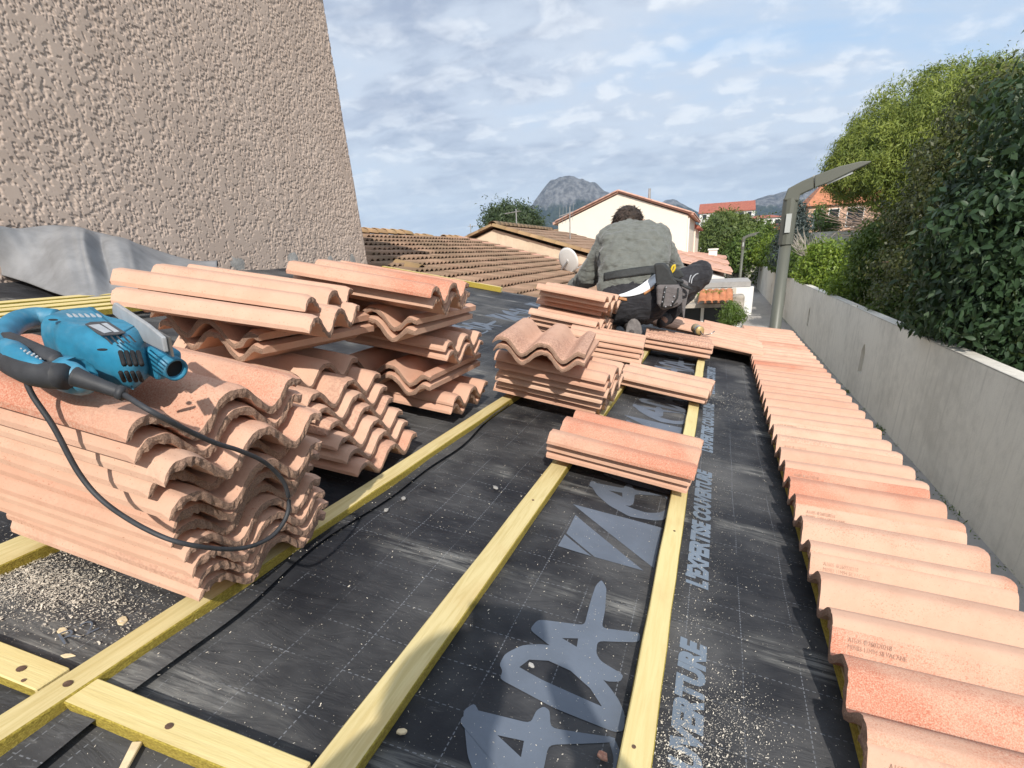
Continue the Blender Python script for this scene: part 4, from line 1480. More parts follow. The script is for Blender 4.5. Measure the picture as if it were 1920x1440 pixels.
# ------------------------------------------------------------------ aerials and dish
def aerial(label, base, h, n_el, boom_dir, boom_l, el_l, tilt=0.0, vertical=False):
    t = empty('tv_aerial', base); tag(t, label, 'aerial', 'television aerials')
    m = MB(); m.tube([(0, 0, 0), (0.02 * h, 0, h)], 0.018, 6); m.build('mast', MAT['alu'], t)
    bd = Vector(boom_dir).normalized()
    p0 = Vector((0.018 * h, 0, h * 0.86))
    b = MB(); b.tube([p0 - bd * boom_l * 0.25, p0 + bd * boom_l * 0.75], 0.012, 5); b.build('boom', MAT['alu'], t)
    side = Vector((-bd.y, bd.x, 0)) if not vertical else Vector((0.1, 0, 1))
    e = MB()
    for i in range(n_el):
        c = p0 + bd * boom_l * (-0.22 + 0.95 * i / max(1, n_el - 1))
        e.tube([c - side * el_l / 2, c + side * el_l / 2], 0.006, 4)
    tag(e.build('elements', MAT['alu'], t), kind=None)
    return t


b_ = at(969, 428, Y=gY + 2.5); aerial('thin television aerial on the stained gable roof in front of the dark tree', b_, at(966, 392, Y=gY + 2.5).z - b_.z, 6, (-1, 0.25, -0.06), 0.55, 0.22)
b_ = at(1069, 465, Y=gY + 3.5); aerial('tall aerial with crossed rods rising beside the roofer left of the cream gable', b_, at(1064, 388, Y=gY + 3.5).z - b_.z, 5, (-0.8, -0.5, -0.25), 0.5, 0.5, vertical=True)
b_ = at(884, 450, Y=gY + 9); aerial('small faint aerial left of the stained gable', b_, at(880, 420, Y=gY + 9).z - b_.z, 4, (1, 0.3, 0), 0.4, 0.3)
ds = empty('satellite_dish', at(1064, 489, Y=12.6)); tag(ds, 'white oval satellite dish above the tan roof beside the arm of the roofer', 'satellite dish')
m = MB(); v, f = [], []
for i in range(7):
    r_ = 0.29 * i / 6
    for k in range(24):
        a = 2 * math.pi * k / 24
        v.append((r_ * math.cos(a) * 0.92, r_ * math.sin(a), 0.35 * r_ * r_))
for i in range(6):
    for k in range(24):
        f.append((i * 24 + k, i * 24 + (k + 1) % 24, (i + 1) * 24 + (k + 1) % 24, (i + 1) * 24 + k))
dq = mesh_obj('dish', v, f, MAT['white'], ds, smooth=True)
so = dq.modifiers.new('s', 'SOLIDIFY'); so.thickness = 0.012
Mr = Matrix.Rotation(R(58), 4, 'Z') @ Matrix.Rotation(R(78), 4, 'Y')
dq.matrix_basis = Matrix.Rotation(R(-8), 4, 'Y') @ Mr
am = MB(); am.tube([(0, 0, -0.02), (-0.25, 0.15, -0.25), (-0.35, 0.2, -0.62)], 0.02, 6); am.build('bracket', MAT['alu'], ds)
lm = MB(); lm.tube([(0.02, -0.02, -0.25), (0.30, 0.25, -0.10)], 0.012, 5); lm.ball((0.31, 0.26, -0.09), 0.035, 8, 5); lm.build('receiver_arm', MAT['alu'], ds)


# ------------------------------------------------------------------ houses farther off
def win(parent, x0, z0, x1, z1, y=-0.03, mat='glass_dark', shutters=None):
    fr = MB()
    t = 0.07
    for a, b in (((x0 - t, y - 0.03, z0 - t), (x0, y + 0.05, z1 + t)), ((x1, y - 0.03, z0 - t), (x1 + t, y + 0.05, z1 + t)), ((x0, y - 0.03, z1), (x1, y + 0.05, z1 + t)), ((x0, y - 0.03, z0 - t), (x1, y + 0.05, z0))):
        fr.box(a, b)
    fo = fr.build('window', MAT['white'], parent)
    pn = MB(); pn.box((x0, y - 0.005, z0), (x1, y + 0.03, z1)); pn.build('pane', MAT[mat], fo)
    return fo


YC = 34.0
pk = at(1160, 356, Y=YC); le = at(1042, 417, Y=YC); re = at(1296, 394, Y=YC)
ch = empty('cream_house', (pk.x, YC, 0))
tag(ch, 'large plain cream gable end with pink tiled verge behind the roofer', 'house')
ex0, ex1 = le.x - pk.x, re.x - pk.x
ez = (le.z + re.z) / 2
w_ = MB(); w_.prism([(ex0 + 0.15, 0, 0), (ex1 - 0.15, 0, 0), (ex1 - 0.15, 0, ez - 0.16), (0, 0, pk.z - 0.18), (ex0 + 0.15, 0, ez - 0.16)], (0, 11, 0))
w_.build('wall', MAT['cream'], ch)
for sx_, nm in ((ex0 - 0.15, -1), (ex1 + 0.15, 1)):
    zz = pk.z - (pk.z - ez) / abs(ex0 if nm < 0 else ex1) * abs(sx_)
    rf = MB()
    rf.prism([(0, -0.12, pk.z - 0.14), (sx_, -0.12, zz - 0.14), (sx_, -0.12, zz - 0.06), (0, -0.12, pk.z - 0.06)], (0, 11.2, 0))
    rf.build('roof', MAT['pinktile'], ch)
    roll_roof('roof_tiles', (0, pk.z - 0.06), (sx_, zz - 0.06), 11.2, MAT['pinktile'], ch, 0.3, 0.05, 0.1)
    dv = Vector((sx_, 0, zz - pk.z)); L_ = dv.length
    for i in range(int(L_ / 0.38)):
        if nm > 0:
            Mv = Matrix.Rotation(math.atan2(-dv.z, dv.x), 4, 'Y')
        else:
            Mv = Matrix.Rotation(math.pi, 4, 'Z') @ Matrix.Rotation(math.atan2(-dv.z, -dv.x), 4, 'Y')
        barrel('verge_tile', Matrix.Translation(dv * (i * 0.38 / L_) + Vector((0, -0.15, pk.z - 0.05))) @ Mv, 0.42, 0.085, MAT['pinktile'], ch, 0.10, 5)
vp = MB(); vp.tube([(1.55, 1.2, pk.z - 0.6), (1.55, 1.2, pk.z + 0.05)], 0.07, 8); vp.build('vent_pipe', MAT['alu'], ch)
dn = MB(); dn.tube([(ex1 - 0.10, 0.1, 0), (ex1 - 0.10, 0.1, ez - 0.3)], 0.05, 8); dn.build('downpipe', MAT['white'], ch)
# lower wing to the right
wY = YC + 9.5
q0, q1 = at(1282, 412, Y=wY), at(1309, 424, Y=wY)
an = empty('house_wing', (q0.x, wY, 0)); tag(an, 'narrow cream wing with small red roof right of the big cream gable', 'house')
w_ = MB(); w_.box((-1.5, 0, 0), (q1.x - q0.x - 0.15, 7, q1.z - 0.1)); w_.build('wall', MAT['cream'], an)
w_ = MB(); w_.prism([(-1.5, -0.2, q1.z + 1.1), (q1.x - q0.x + 0.15, -0.2, q1.z - 0.02), (q1.x - q0.x + 0.15, -0.2, q1.z - 0.14), (-1.5, -0.2, q1.z - 0.14)], (0, 7.4, 0)); w_.build('roof', MAT['redroof'], an)
# low cream houses to the left, peeping over
hx = at(1010, 440, Y=60)
lo = empty('low_house', (hx.x, 60, 0)); tag(lo, 'sliver of pale low house left of the cream gable below the mountain', 'house')
w_ = MB(); w_.box((-1.0, 0, 0), (3.6, 6, at(1025, 434, Y=60).z)); w_.build('wall', MAT['cream'], lo)
w_ = MB(); w_.box((-1.15, -0.1, at(1025, 434, Y=60).z), (3.7, 6.1, at(1025, 431, Y=60).z)); w_.build('roof', MAT['oldtile'], lo)


def long_house(name, label, pa, pb, Y, roof_px, depth, mat_wall, mat_roof, wins=0, gable_right=False, z_base=0.0, wz=0.35, ww=0.9, wh=1.1):
    """long house seen from the side: pa, pb are its eave corners in the picture, roof_px the ridge height above"""
    a, b = at(*pa, Y=Y), at(*pb, Y=Y)
    t = empty(name, (a.x, Y, z_base)); tag(t, label, 'building')
    L_ = b.x - a.x; za, zb = a.z - z_base, b.z - z_base
    z_ = (za + zb) / 2
    rdg = roof_px * Y / FPX
    m = MB()
    if gable_right:
        m.prism([(L_, 0, 0), (L_, depth, 0), (L_, depth, z_), (L_, depth / 2, z_ + rdg), (L_, 0, z_)], (-L_, 0, 0))
    else:
        m.box((0, 0, 0), (L_, depth, z_))
    m.build('wall', MAT[mat_wall], t)
    rf = MB()
    o_ = 0.3
    e = -o_ if gable_right else depth / 2
    if gable_right:
        poly = [(-o_, -o_, z_ - 0.1), (-o_, depth / 2, z_ + rdg), (-o_, depth + o_, z_ - 0.1), (-o_, depth + o_, z_ + 0.08), (-o_, depth / 2, z_ + rdg + 0.18), (-o_, -o_, z_ + 0.08)]
        rf.prism(poly, (L_ + o_ + 0.1, 0, 0))
    else:
        c = min(depth / 2, L_ * 0.3)
        vs = [(-o_, -o_, z_), (L_ + o_, -o_, z_), (L_ + o_, depth + o_, z_), (-o_, depth + o_, z_), (c, depth / 2, z_ + rdg), (L_ - c, depth / 2, z_ + rdg)]
        rf.add(vs, [(0, 1, 5, 4), (1, 2, 5), (2, 3, 4, 5), (3, 0, 4), (3, 2, 1, 0)])
    rf.build('roof', MAT[mat_roof], t)
    for i in range(wins):
        x = L_ * (i + 0.7) / (wins + 0.4)
        win(t, x - ww / 2, z_ - wz - wh, x + ww / 2, z_ - wz)
    return t


long_house('red_roof_building', 'long white building with red roof above the round pine', (1312, 400), (1416, 393), 150, 14, 11, 'white', 'redroof', 7, True)
long_house('white_annex', 'low white annex with flat red roof and small windows below the long white building', (1400, 411), (1470, 406), 130, 5, 8, 'white', 'redroof', 4, wz=0.4, wh=1.3)
long_house('brick_house', 'small orange red wall patch just right of the round pine', (1441, 422), (1470, 420), 110, 2, 6, 'orangeroof', 'redroof', 0)
ph = long_house('peach_house', 'peach house with orange hipped roof half hidden by pine branches', (1516, 388), (1690, 374), 62, 46, 11, 'pinkwall', 'orangeroof', 0, z_base=2.0)
zz = at(1535, 410, Y=62).z - 2.0
for (px, w__) in ((1533, 0.7), (1562, 0.8), (1602, 1.3)):
    xx = at(px, 410, Y=62).x - ph.location.x
    win(ph, xx - w__ / 2, zz - 0.8, xx + w__ / 2, zz + 0.7)
# pale garden wall below it
gw = empty('garden_wall', at(1512, 440, Y=50)); tag(gw, 'pale garden wall below the peach house', 'wall')
a, b = at(1512, 437, Y=50), at(1640, 432, Y=50)
m = MB(); m.box((0, 0, -2.5), (b.x - a.x + 6, 0.3, b.z - a.z + 0.1)); m.build('wall', MAT['white'], gw)
bpy.context.view_layer.update()
gw.location = a
# grey concrete block wall behind the end of the path
a, b = at(1377, 449, Y=70), at(1452, 441, Y=70)
cb = empty('concrete_wall', (a.x, 70, 0)); tag(cb, 'tall bare grey concrete wall closing the view at the end of the path', 'wall')
m = MB(); m.prism([(0, 0, 0), (b.x - a.x + 5, 0, 0), (b.x - a.x + 5, 0, b.z), (0, 0, a.z)], (0, 0.5, 0)); m.build('wall', MAT['wall_conc'], cb)
m = MB(); m.prism([(-0.1, -0.1, a.z), (b.x - a.x + 5, -0.1, b.z), (b.x - a.x + 5, -0.1, b.z + 0.12), (-0.1, -0.1, a.z + 0.12)], (0, 0.7, 0)); m.build('coping', MAT['white'], cb)
# rubble at its foot
rub = empty('stone_heap', at(1378, 535, Y=60)); rub.location.z = 0; tag(rub, 'heap of pale rubble stones at the far end of the path', 'stones', kind='stuff')
m = MB(); r = random.Random(3)
for i in range(70):
    t = r.random()
    m.ball((r.uniform(-1.2, 1.0) * (1 - t * 0.6), r.uniform(-0.5, 0.8), 0.1 + t * 2.6), (r.uniform(.15, .4), r.uniform(.15, .4), r.uniform(.12, .3)), 6, 4)
m.build('stones', MAT['stone'], rub)

# porch canopy and low white houses left of the path
def dx(px, py, Y):
    return at(px, py, Y=Y)


YP = 15.0
pc = empty('porch', (dx(1310, 570, YP).x, YP, 0)); tag(pc, 'small porch with curved terracotta canopy tiles over a dark window', 'porch')
x1 = dx(1372, 570, YP).x - pc.location.x
zc = dx(1340, 570, YP).z
for i in range(5):
    xx = x1 * (i + 0.5) / 5
    barrel('canopy_tile', Matrix.Translation((xx, 0.62, zc + 0.26)) @ Matrix.Rotation(R(-90), 4, 'Z') @ Matrix.Rotation(R(18), 4, 'Y'), 0.75, 0.092, MAT['orangeroof'], pc, 0.105, 7)
m = MB(); m.box((-2.2, 0.15, zc - 0.10), (x1 + 0.12, 0.75, zc - 0.01)); m.build('canopy_slab', MAT['stone'], pc)
m = MB(); m.box((x1, 0.10, zc - 0.2), (x1 + 0.30, 0.7, zc + 0.18)); bevel(m.build('canopy_end', MAT['stone'], pc), 0.06, 3)
m = MB(); m.box((-3.0, 0.75, 0), (x1 + 0.1, 1.1, zc + 0.3)); m.build('wall', MAT['render'], pc)
m = MB(); m.box((-2.4, 0.70, zc - 1.45), (x1 - 0.15, 0.745, zc - 0.15)); wo = m.build('window', MAT['glass_dark'], pc)
m = MB(); m.box((0.05, 0.64, zc - 1.45), (0.13, 0.695, zc - 0.15)); m.box((-2.4, 0.64, zc - 1.5), (x1 + 0.1, 0.695, zc - 1.38)); m.build('window_frame', MAT['white'], pc)
fo = MB(); moss = px_blob(1340, 550, 30, 4, YP + 0.5, 0.15)
ms = empty('canopy_moss', (pc.location.x, YP, zc)); tag(ms, 'bright moss and small weeds growing on the porch canopy tiles', 'moss', kind='stuff')
foliage('moss_tufts', MAT['bush_bright'], [moss], 60, 12, 0.035, 0.06, 0.02, ms, 71)
# plant beside it
b0 = dx(1372, 620, 13.5); b0.z = 0
tree('potted_shrub', 'feathery green shrub beside the porch window', 'shrub', b0, [px_blob(1372, 588, 19, 20, 13.5), px_blob(1364, 598, 12, 12, 13.4), px_blob(1390, 592, 9, 10, 13.4)], MAT['bush_mid'], 150, 22, 0.05, 0.075, 0.016, 72, 0.03, limbs=5)


def slab_house(name, label, px0, px1, ytop, ywall, Y, depth, roofmat, wallmat, th=0.12, wins=()):
    a, b = dx(px0, ytop, Y), dx(px1, ywall, Y)
    t = empty(name, (a.x, Y, 0)); tag(t, label, 'house', 'low houses left of the path')
    zt = a.z; zr = b.z
    W_ = b.x - a.x
    m = MB(); m.prism([(0, 0, 0), (W_ - 0.25, 0, 0), (W_ - 0.25, 0, zr - 0.15), (0, 0, zt - 0.15)], (0, depth, 0)); m.build('wall', MAT[wallmat], t)
    roll_roof('roof_tiles', (0, zt), (W_, zr), depth, MAT[roofmat], t, 0.2, 0.05, 0.2)
    m = MB(); m.prism([(0, -0.2, zt - 0.07), (W_, -0.2, zr - 0.07), (W_, -0.2, zr), (0, -0.2, zt)], (0, depth + 0.4, 0)); m.build('eave_board', MAT['pinktile'], t)
    for (p0, p1, q0, q1) in wins:
        u = dx(p0, q0, Y); v = dx(p1, q1, Y)
        win(t, u.x - a.x, v.z, v.x - a.x, u.z)
    return t


slab_house('low_house', 'nearest low white house with sloping pink tiled edge behind the knee of the roofer', 1222, 1372, 474, 511, 24, 5, 'pinktile', 'white', wins=())
slab_house('low_house', 'second low white house with pink tiled edge just beyond the nearest one', 1225, 1366, 462, 496, 31, 7, 'pinktile', 'white')
slab_house('low_house', 'third low house with pale orange roof below the round pine', 1270, 1362, 472, 484, 41, 8, 'pinktile', 'cream')
a = dx(1300, 512, 19.5)
t = empty('flat_roof', (a.x, 19.5, 0)); tag(t, 'flat grey roofed white extension stepping out towards the path', 'house', 'low houses left of the path')
b = dx(1408, 527, 19.5)
m = MB(); m.box((-2, 0, 0), (b.x - a.x - 0.2, 2.2, b.z - 0.15)); m.build('wall', MAT['white'], t)
m = MB(); m.box((-2, -0.15, b.z - 0.15), (b.x - a.x, 2.3, b.z)); m.build('roof', MAT['gutter'], t)
m = MB(); m.box((b.x - a.x - 0.55, -0.2, b.z - 1.0), (b.x - a.x + 0.1, 0.2, b.z - 0.16)); m.build('pier', MAT['white'], t)
u = dx(1352, 536, 19.5); v = dx(1362, 548, 19.5)
win(t, u.x - a.x, v.z, v.x - a.x, u.z)
chm = empty('chimney', at(1336, 485, Y=42)); tag(chm, 'small square white chimney on the low roofs below the round pine', 'chimney')
chm.location.z = at(1336, 492, Y=42).z - 0.2
hh = at(1336, 469, Y=42).z - chm.location.z
m = MB(); m.box((-0.28, -0.28, 0), (0.28, 0.28, hh)); m.build('shaft', MAT['white'], chm)
m = MB(); m.box((-0.34, -0.34, hh), (0.34, 0.34, hh + 0.1)); m.build('cap', MAT['white'], chm)

# ------------------------------------------------------------------ far trees
b0 = at(1372, 470, Y=62); b0.z = 0
tree('pine_tree', 'round bright green pine standing behind the cream gable', 'tree', b0, puffs([px_blob(1372, 420, 48, 22, 62), px_blob(1340, 438, 32, 26, 61), px_blob(1405, 438, 34, 28, 63), px_blob(1372, 450, 45, 26, 61), px_blob(1330, 465, 20, 16, 61)], 60, 0.5, 1.1, 8, 0.75) + [px_blob(1372, 440, 40, 24, 62)], MAT['pine_far'], 1200, 26, 0.30, 0.36, 0.10, 81, 0.25, inner=0.7, spread=0.6)
b0 = at(1395, 480, Y=60); b0.z = 0
tree('dark_tree', 'darker green tree tucked against the right side of the round pine', 'tree', b0, [px_blob(1400, 465, 22, 22, 59), px_blob(1385, 478, 18, 20, 58)], MAT['bush_mid'], 260, 26, 0.4, 0.32, 0.13, 82, 0.2)
b0 = at(955, 440, Y=46); b0.z = 0
tree('pine_tree', 'dark round pine left of the mountain above the stained gable roof', 'tree', b0, [px_blob(955, 408, 36, 22, 46), px_blob(930, 416, 24, 18, 46), px_blob(990, 418, 26, 16, 47), px_blob(962, 422, 44, 14, 46)], MAT['dark_pine'], 420, 30, 0.34, 0.30, 0.09, 83, 0.22, inner=0.65)
b0 = at(1488, 500, Y=40); b0.z = 1.9
tree('cedar_tree', 'dark blue grey cedar behind the near lamp post', 'tree', b0, [px_blob(1492, 400, 14, 22, 40), px_blob(1490, 425, 24, 26, 40), px_blob(1486, 455, 30, 24, 40), px_blob(1475, 480, 24, 16, 40)], MAT['cedar'], 420, 24, 0.22, 0.26, 0.06, 84, 0.14, inner=0.45)
b0 = at(1545, 430, Y=46); b0.z = 2.2
tree('bush', 'green creeper bush on the peach house front', 'bush', b0, [px_blob(1535, 408, 9, 18, 58), px_blob(1550, 425, 20, 8, 56)], MAT['bush_mid'], 90, 24, 0.3, 0.25, 0.12, 85, 0.06, 'bushes on the bank')
# dry branches below the umbrella pine
br_ = empty('dry_branches', at(1580, 440, Y=38)); br_.location.z = 2.3; tag(br_, 'tangle of dry pinkish branches under the umbrella pine in front of the peach house', 'branches')
m = MB(); r = random.Random(12)
for i in range(46):
    s_ = at(1640 + r.uniform(-20, 40), 420 + r.uniform(-10, 20), Y=36) - br_.location
    e_ = at(1560 + r.uniform(-25, 60), 410 + r.uniform(-30, 36), Y=36 + r.uniform(-2, 2)) - br_.location
    limb(m, s_, e_, 0.03, 0.008, 0.25, i, 4, 6)
m.build('branches', plain('dry bark', (0.26, 0.19, 0.15), 0.95, 0.3, 3.0), br_)

# ------------------------------------------------------------------ mountain and hills
def mountain_mat():
    m, nt, b = new_mat('mountain')
    geo = nt.n('ShaderNodeNewGeometry')
    p = geo.outputs['Position']
    nx, ny, nz = nt.sep(geo.outputs['Normal'])
    px_, py_, pz_ = nt.sep(p)
    att = nt.n('ShaderNodeAttribute', attribute_name='rock')
    n1 = nt.noise(nt.scale(p, (1, 1, 0.45)), 0.016, 7.0, 0.68, 0.3)
    n2 = nt.noise(p, 0.05, 5.0, 0.65)
    rock = nt.step(nt.math('ADD', att.outputs['Fac'], nt.math('MULTIPLY', nt.math('SUBTRACT', n1, 0.5), 1.5)), 0.40, 0.62)
    rc = nt.mix(nt.step(n2, 0.35, 0.65), (0.085, 0.086, 0.09), (0.22, 0.22, 0.222))
    veg = nt.mix(nt.step(n2, 0.38, 0.62), (0.018, 0.028, 0.020), (0.045, 0.058, 0.034))
    nt.put(b.inputs['Base Color'], nt.mix(rock, veg, rc))
    b.inputs['Roughness'].default_value = 1.0
    b.inputs['Specular IOR Level'].default_value = 0.0
    nt.put(b.inputs['Normal'], nt.bump(nt.math('ADD', n1, nt.math('MULTIPLY', n2, 0.5)), 1.0, 26.0))
    return m


MAT['mountain'] = mountain_mat()


def ridge(name, prof_px, Y, depth, na, nb_, seed, cliff, rockband, rough):
    """height field whose skyline follows profile points (picture x, y) at distance Y"""
    P = [at(px, py, Y=Y) for px, py in prof_px]
    xs = np.array([p.x for p in P]); zs = np.array([p.z for p in P])
    X = np.linspace(xs[0], xs[-1], na)
    top = np.interp(X, xs, zs)
    nz1 = smooth_noise2(nb_, na, 9, 2.2, seed); nz2 = smooth_noise2(nb_, na, 2.2, 1.1, seed + 1)
    top = top * (1 + 0.004 * nz2[0] + 0.004 * nz1[nb_ // 2])
    B = np.linspace(-1.15, 0.7, nb_)
    verts, rock = [], []
    for j, b in enumerate(B):
        fall = 1 - abs(b) ** 1.15 if abs(b) < 1 else 0
        # steep face near the summit
        c = cliff
        f = (1 - c) * fall + c * (1 / (1 + math.exp((abs(b) - 0.16) * 26))) if b < 0 else fall
        z = np.maximum(0, top) * f
        z = z + rough * zs.max() * (nz1[j] * 0.5 + nz2[j] * 0.3) * np.clip(abs(b) * 3.0, 0.02, 1) * np.clip(z / zs.max(), 0, 1)
        frac = z / max(zs.max(), 1)
        for i in range(na):
            verts.append((X[i], Y + b * depth, z[i] - 2))
            rock.append(frac[i])
    o = np_mesh(name, np.array(verts), grid_quads(nb_, na)[:, ::-1], MAT['mountain'], None, True)
    at_ = o.data.attributes.new('rock', 'FLOAT', 'POINT')
    rk = np.array(rock, dtype=np.float32)
    at_.data.foreach_set('value', np.clip((rk - rockband) / 0.30 + 0.5, 0, 1).astype(np.float32))
    return tag(o, kind='structure')


ridge('mountain', [(860, 470), (930, 446), (975, 402), (1000, 380), (1012, 362), (1022, 345), (1033, 334), (1048, 331), (1068, 327), (1086, 332), (1105, 340), (1120, 343), (1132, 355), (1146, 362), (1190, 385), (1230, 410), (1300, 430)], 2400, 700, 220, 130, 3, 0.52, 0.62, 0.10)
ridge('far_hill', [(1150, 470), (1200, 415), (1235, 382), (1248, 373), (1262, 371), (1278, 380), (1300, 392), (1330, 408), (1400, 430)], 3000, 500, 90, 60, 9, 0.3, 0.85, 0.08)
ridge('hills', [(1330, 440), (1370, 395), (1400, 380), (1440, 364), (1480, 357), (1520, 352), (1560, 350), (1620, 360), (1700, 380), (1900, 420)], 2600, 700, 160, 80, 15, 0.25, 0.70, 0.10)
# ------------------------------------------------------------------ roughcast house wall on the left
def roughcast_mat():
    m, nt, b = new_mat('roughcast render')
    v, rn, raw = obj_coords(nt, False)
    n1 = nt.noise(v, 1.3, 4.0, 0.6)
    n2 = nt.noise(v, 45.0, 3.0, 0.6)
    c = nt.mix(nt.step(n1, 0.35, 0.7), (0.465, 0.375, 0.315), (0.515, 0.42, 0.355))
    c = nt.mix(nt.math('MULTIPLY', nt.step(n2, 0.5, 0.75), 0.18), c, (0.46, 0.33, 0.265))
    nt.put(b.inputs['Base Color'], c)
    b.inputs['Roughness'].default_value = 0.9
    b.inputs['Specular IOR Level'].default_value = 0.2
    nt.put(b.inputs['Normal'], nt.bump(nt.noise(v, 260.0, 3.0, 0.6), 0.2, 0.002))
    return m


MAT['roughcast'] = roughcast_mat()
HX = -3.87
HY = at(689, 480, X=HX).y
hw = empty('roughcast_house', (HX, HY, 0))
tag(hw, 'tall beige roughcast house wall rising at the left edge', 'house')
zb_, zt_ = 3.74, 6.34
step_ = 0.0042
s0, s1 = 1.75, HY + 0.10                       # runs along the wall and then round its corner
ns, nz = int((s1 - s0) / step_), int((zt_ - zb_) / step_)
a1 = smooth_noise2(nz, ns, 1.0, 0.95, 11)
a2 = smooth_noise2(nz, ns, 2.1, 1.7, 12)
a3 = smooth_noise2(nz, ns, 9, 4.5, 13)
lo_ = smooth_noise2(nz, ns, 60, 45, 14)
# thrown-on render trowelled flat: plateaus where the trowel passed, pits between
f_ = 0.70 * a1 + 0.72 * a2 + 0.42 * a3
thr = -0.12 + 0.22 * lo_
h_ = np.minimum(f_, thr) - thr
h_ = np.maximum(h_, -1.7)
h_ = -np.tanh(-h_ * 1.7) * 1.15 * 0.0056 + 0.0005 * smooth_noise2(nz, ns, 14, 14, 15)
S_ = np.linspace(s0, s1, ns); Z_ = np.linspace(zb_, zt_, nz)
rad = 0.035
corner = HY
x_ = np.zeros(ns); y_ = S_.copy(); nxv = np.ones(ns); nyv = np.zeros(ns)
k0 = S_ > corner - rad
ang_ = np.clip((S_ - (corner - rad)) / rad, 0, math.pi / 2)
nxv[k0] = np.cos(ang_[k0]); nyv[k0] = np.sin(ang_[k0])
x_[k0] = -rad + rad * np.cos(ang_[k0]); y_[k0] = corner - rad + rad * np.sin(ang_[k0])
k1 = S_ > corner - rad + rad * math.pi / 2
x_[k1] = -rad - (S_[k1] - (corner - rad + rad * math.pi / 2)); y_[k1] = corner
VX = x_[None, :] + h_ * nxv[None, :]
VY = y_[None, :] + h_ * nyv[None, :] - HY
VZ = np.repeat(Z_[:, None], ns, 1)
np_mesh('wall', np.stack([VX, VY, VZ], -1).reshape(-1, 3), grid_quads(nz, ns)[:, ::-1], MAT['roughcast'], hw, True)
m = MB()
m.box((-6, -9, 0), (-0.015, s0 - HY, zt_)); m.box((-6, s0 - HY, 0), (-0.02, -0.036, zb_)); m.box((-6, s0 - HY, zb_), (-0.05, -0.05, zt_)); m.box((-6, -9, zt_), (-0.012, -0.004, zt_ + 0.55)); m.box((-6, -0.05, 0), (-0.12, -0.004, zt_))
m.build('wall', MAT['roughcast'], hw)
m = MB(); m.prism([(-6, -9.1, zt_ + 1.7), (0.30, -9.1, zt_ + 0.50), (0.30, -9.1, zt_ + 0.58), (-6, -9.1, zt_ + 1.8)], (0, 9.25, 0)); m.build('roof', MAT['oldtile'], hw)
# sealing smears where the roof meets the wall
for (px, py, w_, h__) in ((447, 494, 0.16, 0.06), (552, 491, 0.16, 0.09), (620, 488, 0.10, 0.05), (662, 487, 0.09, 0.06)):
    p = at(px, py, X=HX + 0.006) - Vector((HX, HY, 0))
    r = random.Random(px)
    vs = [(0.004, p.y, p.z)] + [(0.0, p.y + math.cos(a) * w_ * r.uniform(.4, .6), p.z + math.sin(a) * h__ * r.uniform(.7, 1.2)) for a in [i * math.pi / 6 for i in range(12)]]
    mesh_obj('sealing_smear', vs, [(0, 1 + i, 1 + (i + 1) % 12) for i in range(12)], MAT['mortar'], hw)

# ------------------------------------------------------------------ grey felt turned up against that wall
MAT['felt'] = plain('grey felt', (0.24, 0.245, 0.255), 0.75, 0.16, 7.0, 0.25, 240.0, 0.002, jitter=False)
cols = [(-60, 437, 500), (0, 434, 515), (50, 428, 530), (100, 423, 549), (147, 428, 562), (177, 435, 564), (203, 441, 562), (240, 452, 570), (268, 461, 577), (333, 482, 560), (410, 500, 545)]
NF = 16
dense = []
C3 = [Vector(c) for c in cols]
dense = catmull(C3, 6)
fv = []
r = random.Random(2)
for i, c in enumerate(dense):
    T = at(c.x, c.y, X=HX + 0.05)
    bu, bv = roof_at(c.x, c.z, 0.012)
    B = rp(bu, bv, 0.012)
    for j in range(NF):
        t = j / (NF - 1)
        p = T.lerp(B, t)
        out = math.sin(math.pi * min(1, t * 1.05)) ** 0.9
        bulge = 0.10 + 0.05 * math.sin(i * 0.33)
        p = p + Vector((0.5, -0.3, 0.75)) * bulge * out * (0.55 + 0.45 * math.cos(t * 3.0))
        fold = 0.035 * math.sin(i * 0.21 + t * 3.0) + 0.012 * math.sin(i * 0.55 - t * 4) + 0.030 * math.exp(-((i - 27 - t * 7) / 2.2) ** 2) - 0.025 * math.exp(-((i - 31 - t * 6) / 2.0) ** 2)
        fold += 0.016 * (0.5 - abs(math.sin(i * 0.37 + t * 2.6 + 1.1 * math.sin(t * 5)))) + 0.012 * (0.5 - abs(math.sin(i * 0.83 - t * 4.4)))
        p = p + Vector((0.5, -0.6, 0.4)) * fold * out
        fv.append(p)
felt = empty('felt_sheet', dense and at(150, 500, X=-3.4))
fo_ = felt.location
o = mesh_obj('sheet', [p - fo_ for p in fv], [tuple(q) for q in grid_quads(len(dense), NF)], MAT['felt'], felt, smooth=True)
so = o.modifiers.new('s', 'SUBSURF'); so.levels = 1; so.render_levels = 1
so = o.modifiers.new('t', 'SOLIDIFY'); so.thickness = 0.004
tag(felt, 'crumpled grey felt sheet turned up against the roughcast wall', 'felt sheet')

# loose battens by the felt
for i, (u, va, vb_) in enumerate(((-3.06, 1.0, 2.42), (-2.97, 1.0, 2.38), (-2.89, 0.95, 2.40), (-2.80, 0.9, 2.30), (-2.71, 0.9, 2.28))):
    o = batten('loose_batten', u, va, u - 0.03, vb_, 0.03 + 0.003 * i, 0.046, 0.027, 'wood_new', None)
    M = o.matrix_basis.copy(); bpy.context.view_layer.update()
    o.matrix_world = RF @ Matrix.Translation((u, va, 0.03 + 0.003 * i)) @ Matrix.Rotation(o.rotation_euler.z, 4, 'Z')
    tag(o, '%s loose yellow batten counted from the grey felt towards the jigsaw' % ('first', 'second', 'third', 'fourth', 'fifth')[i], 'batten', 'loose battens beside the felt')

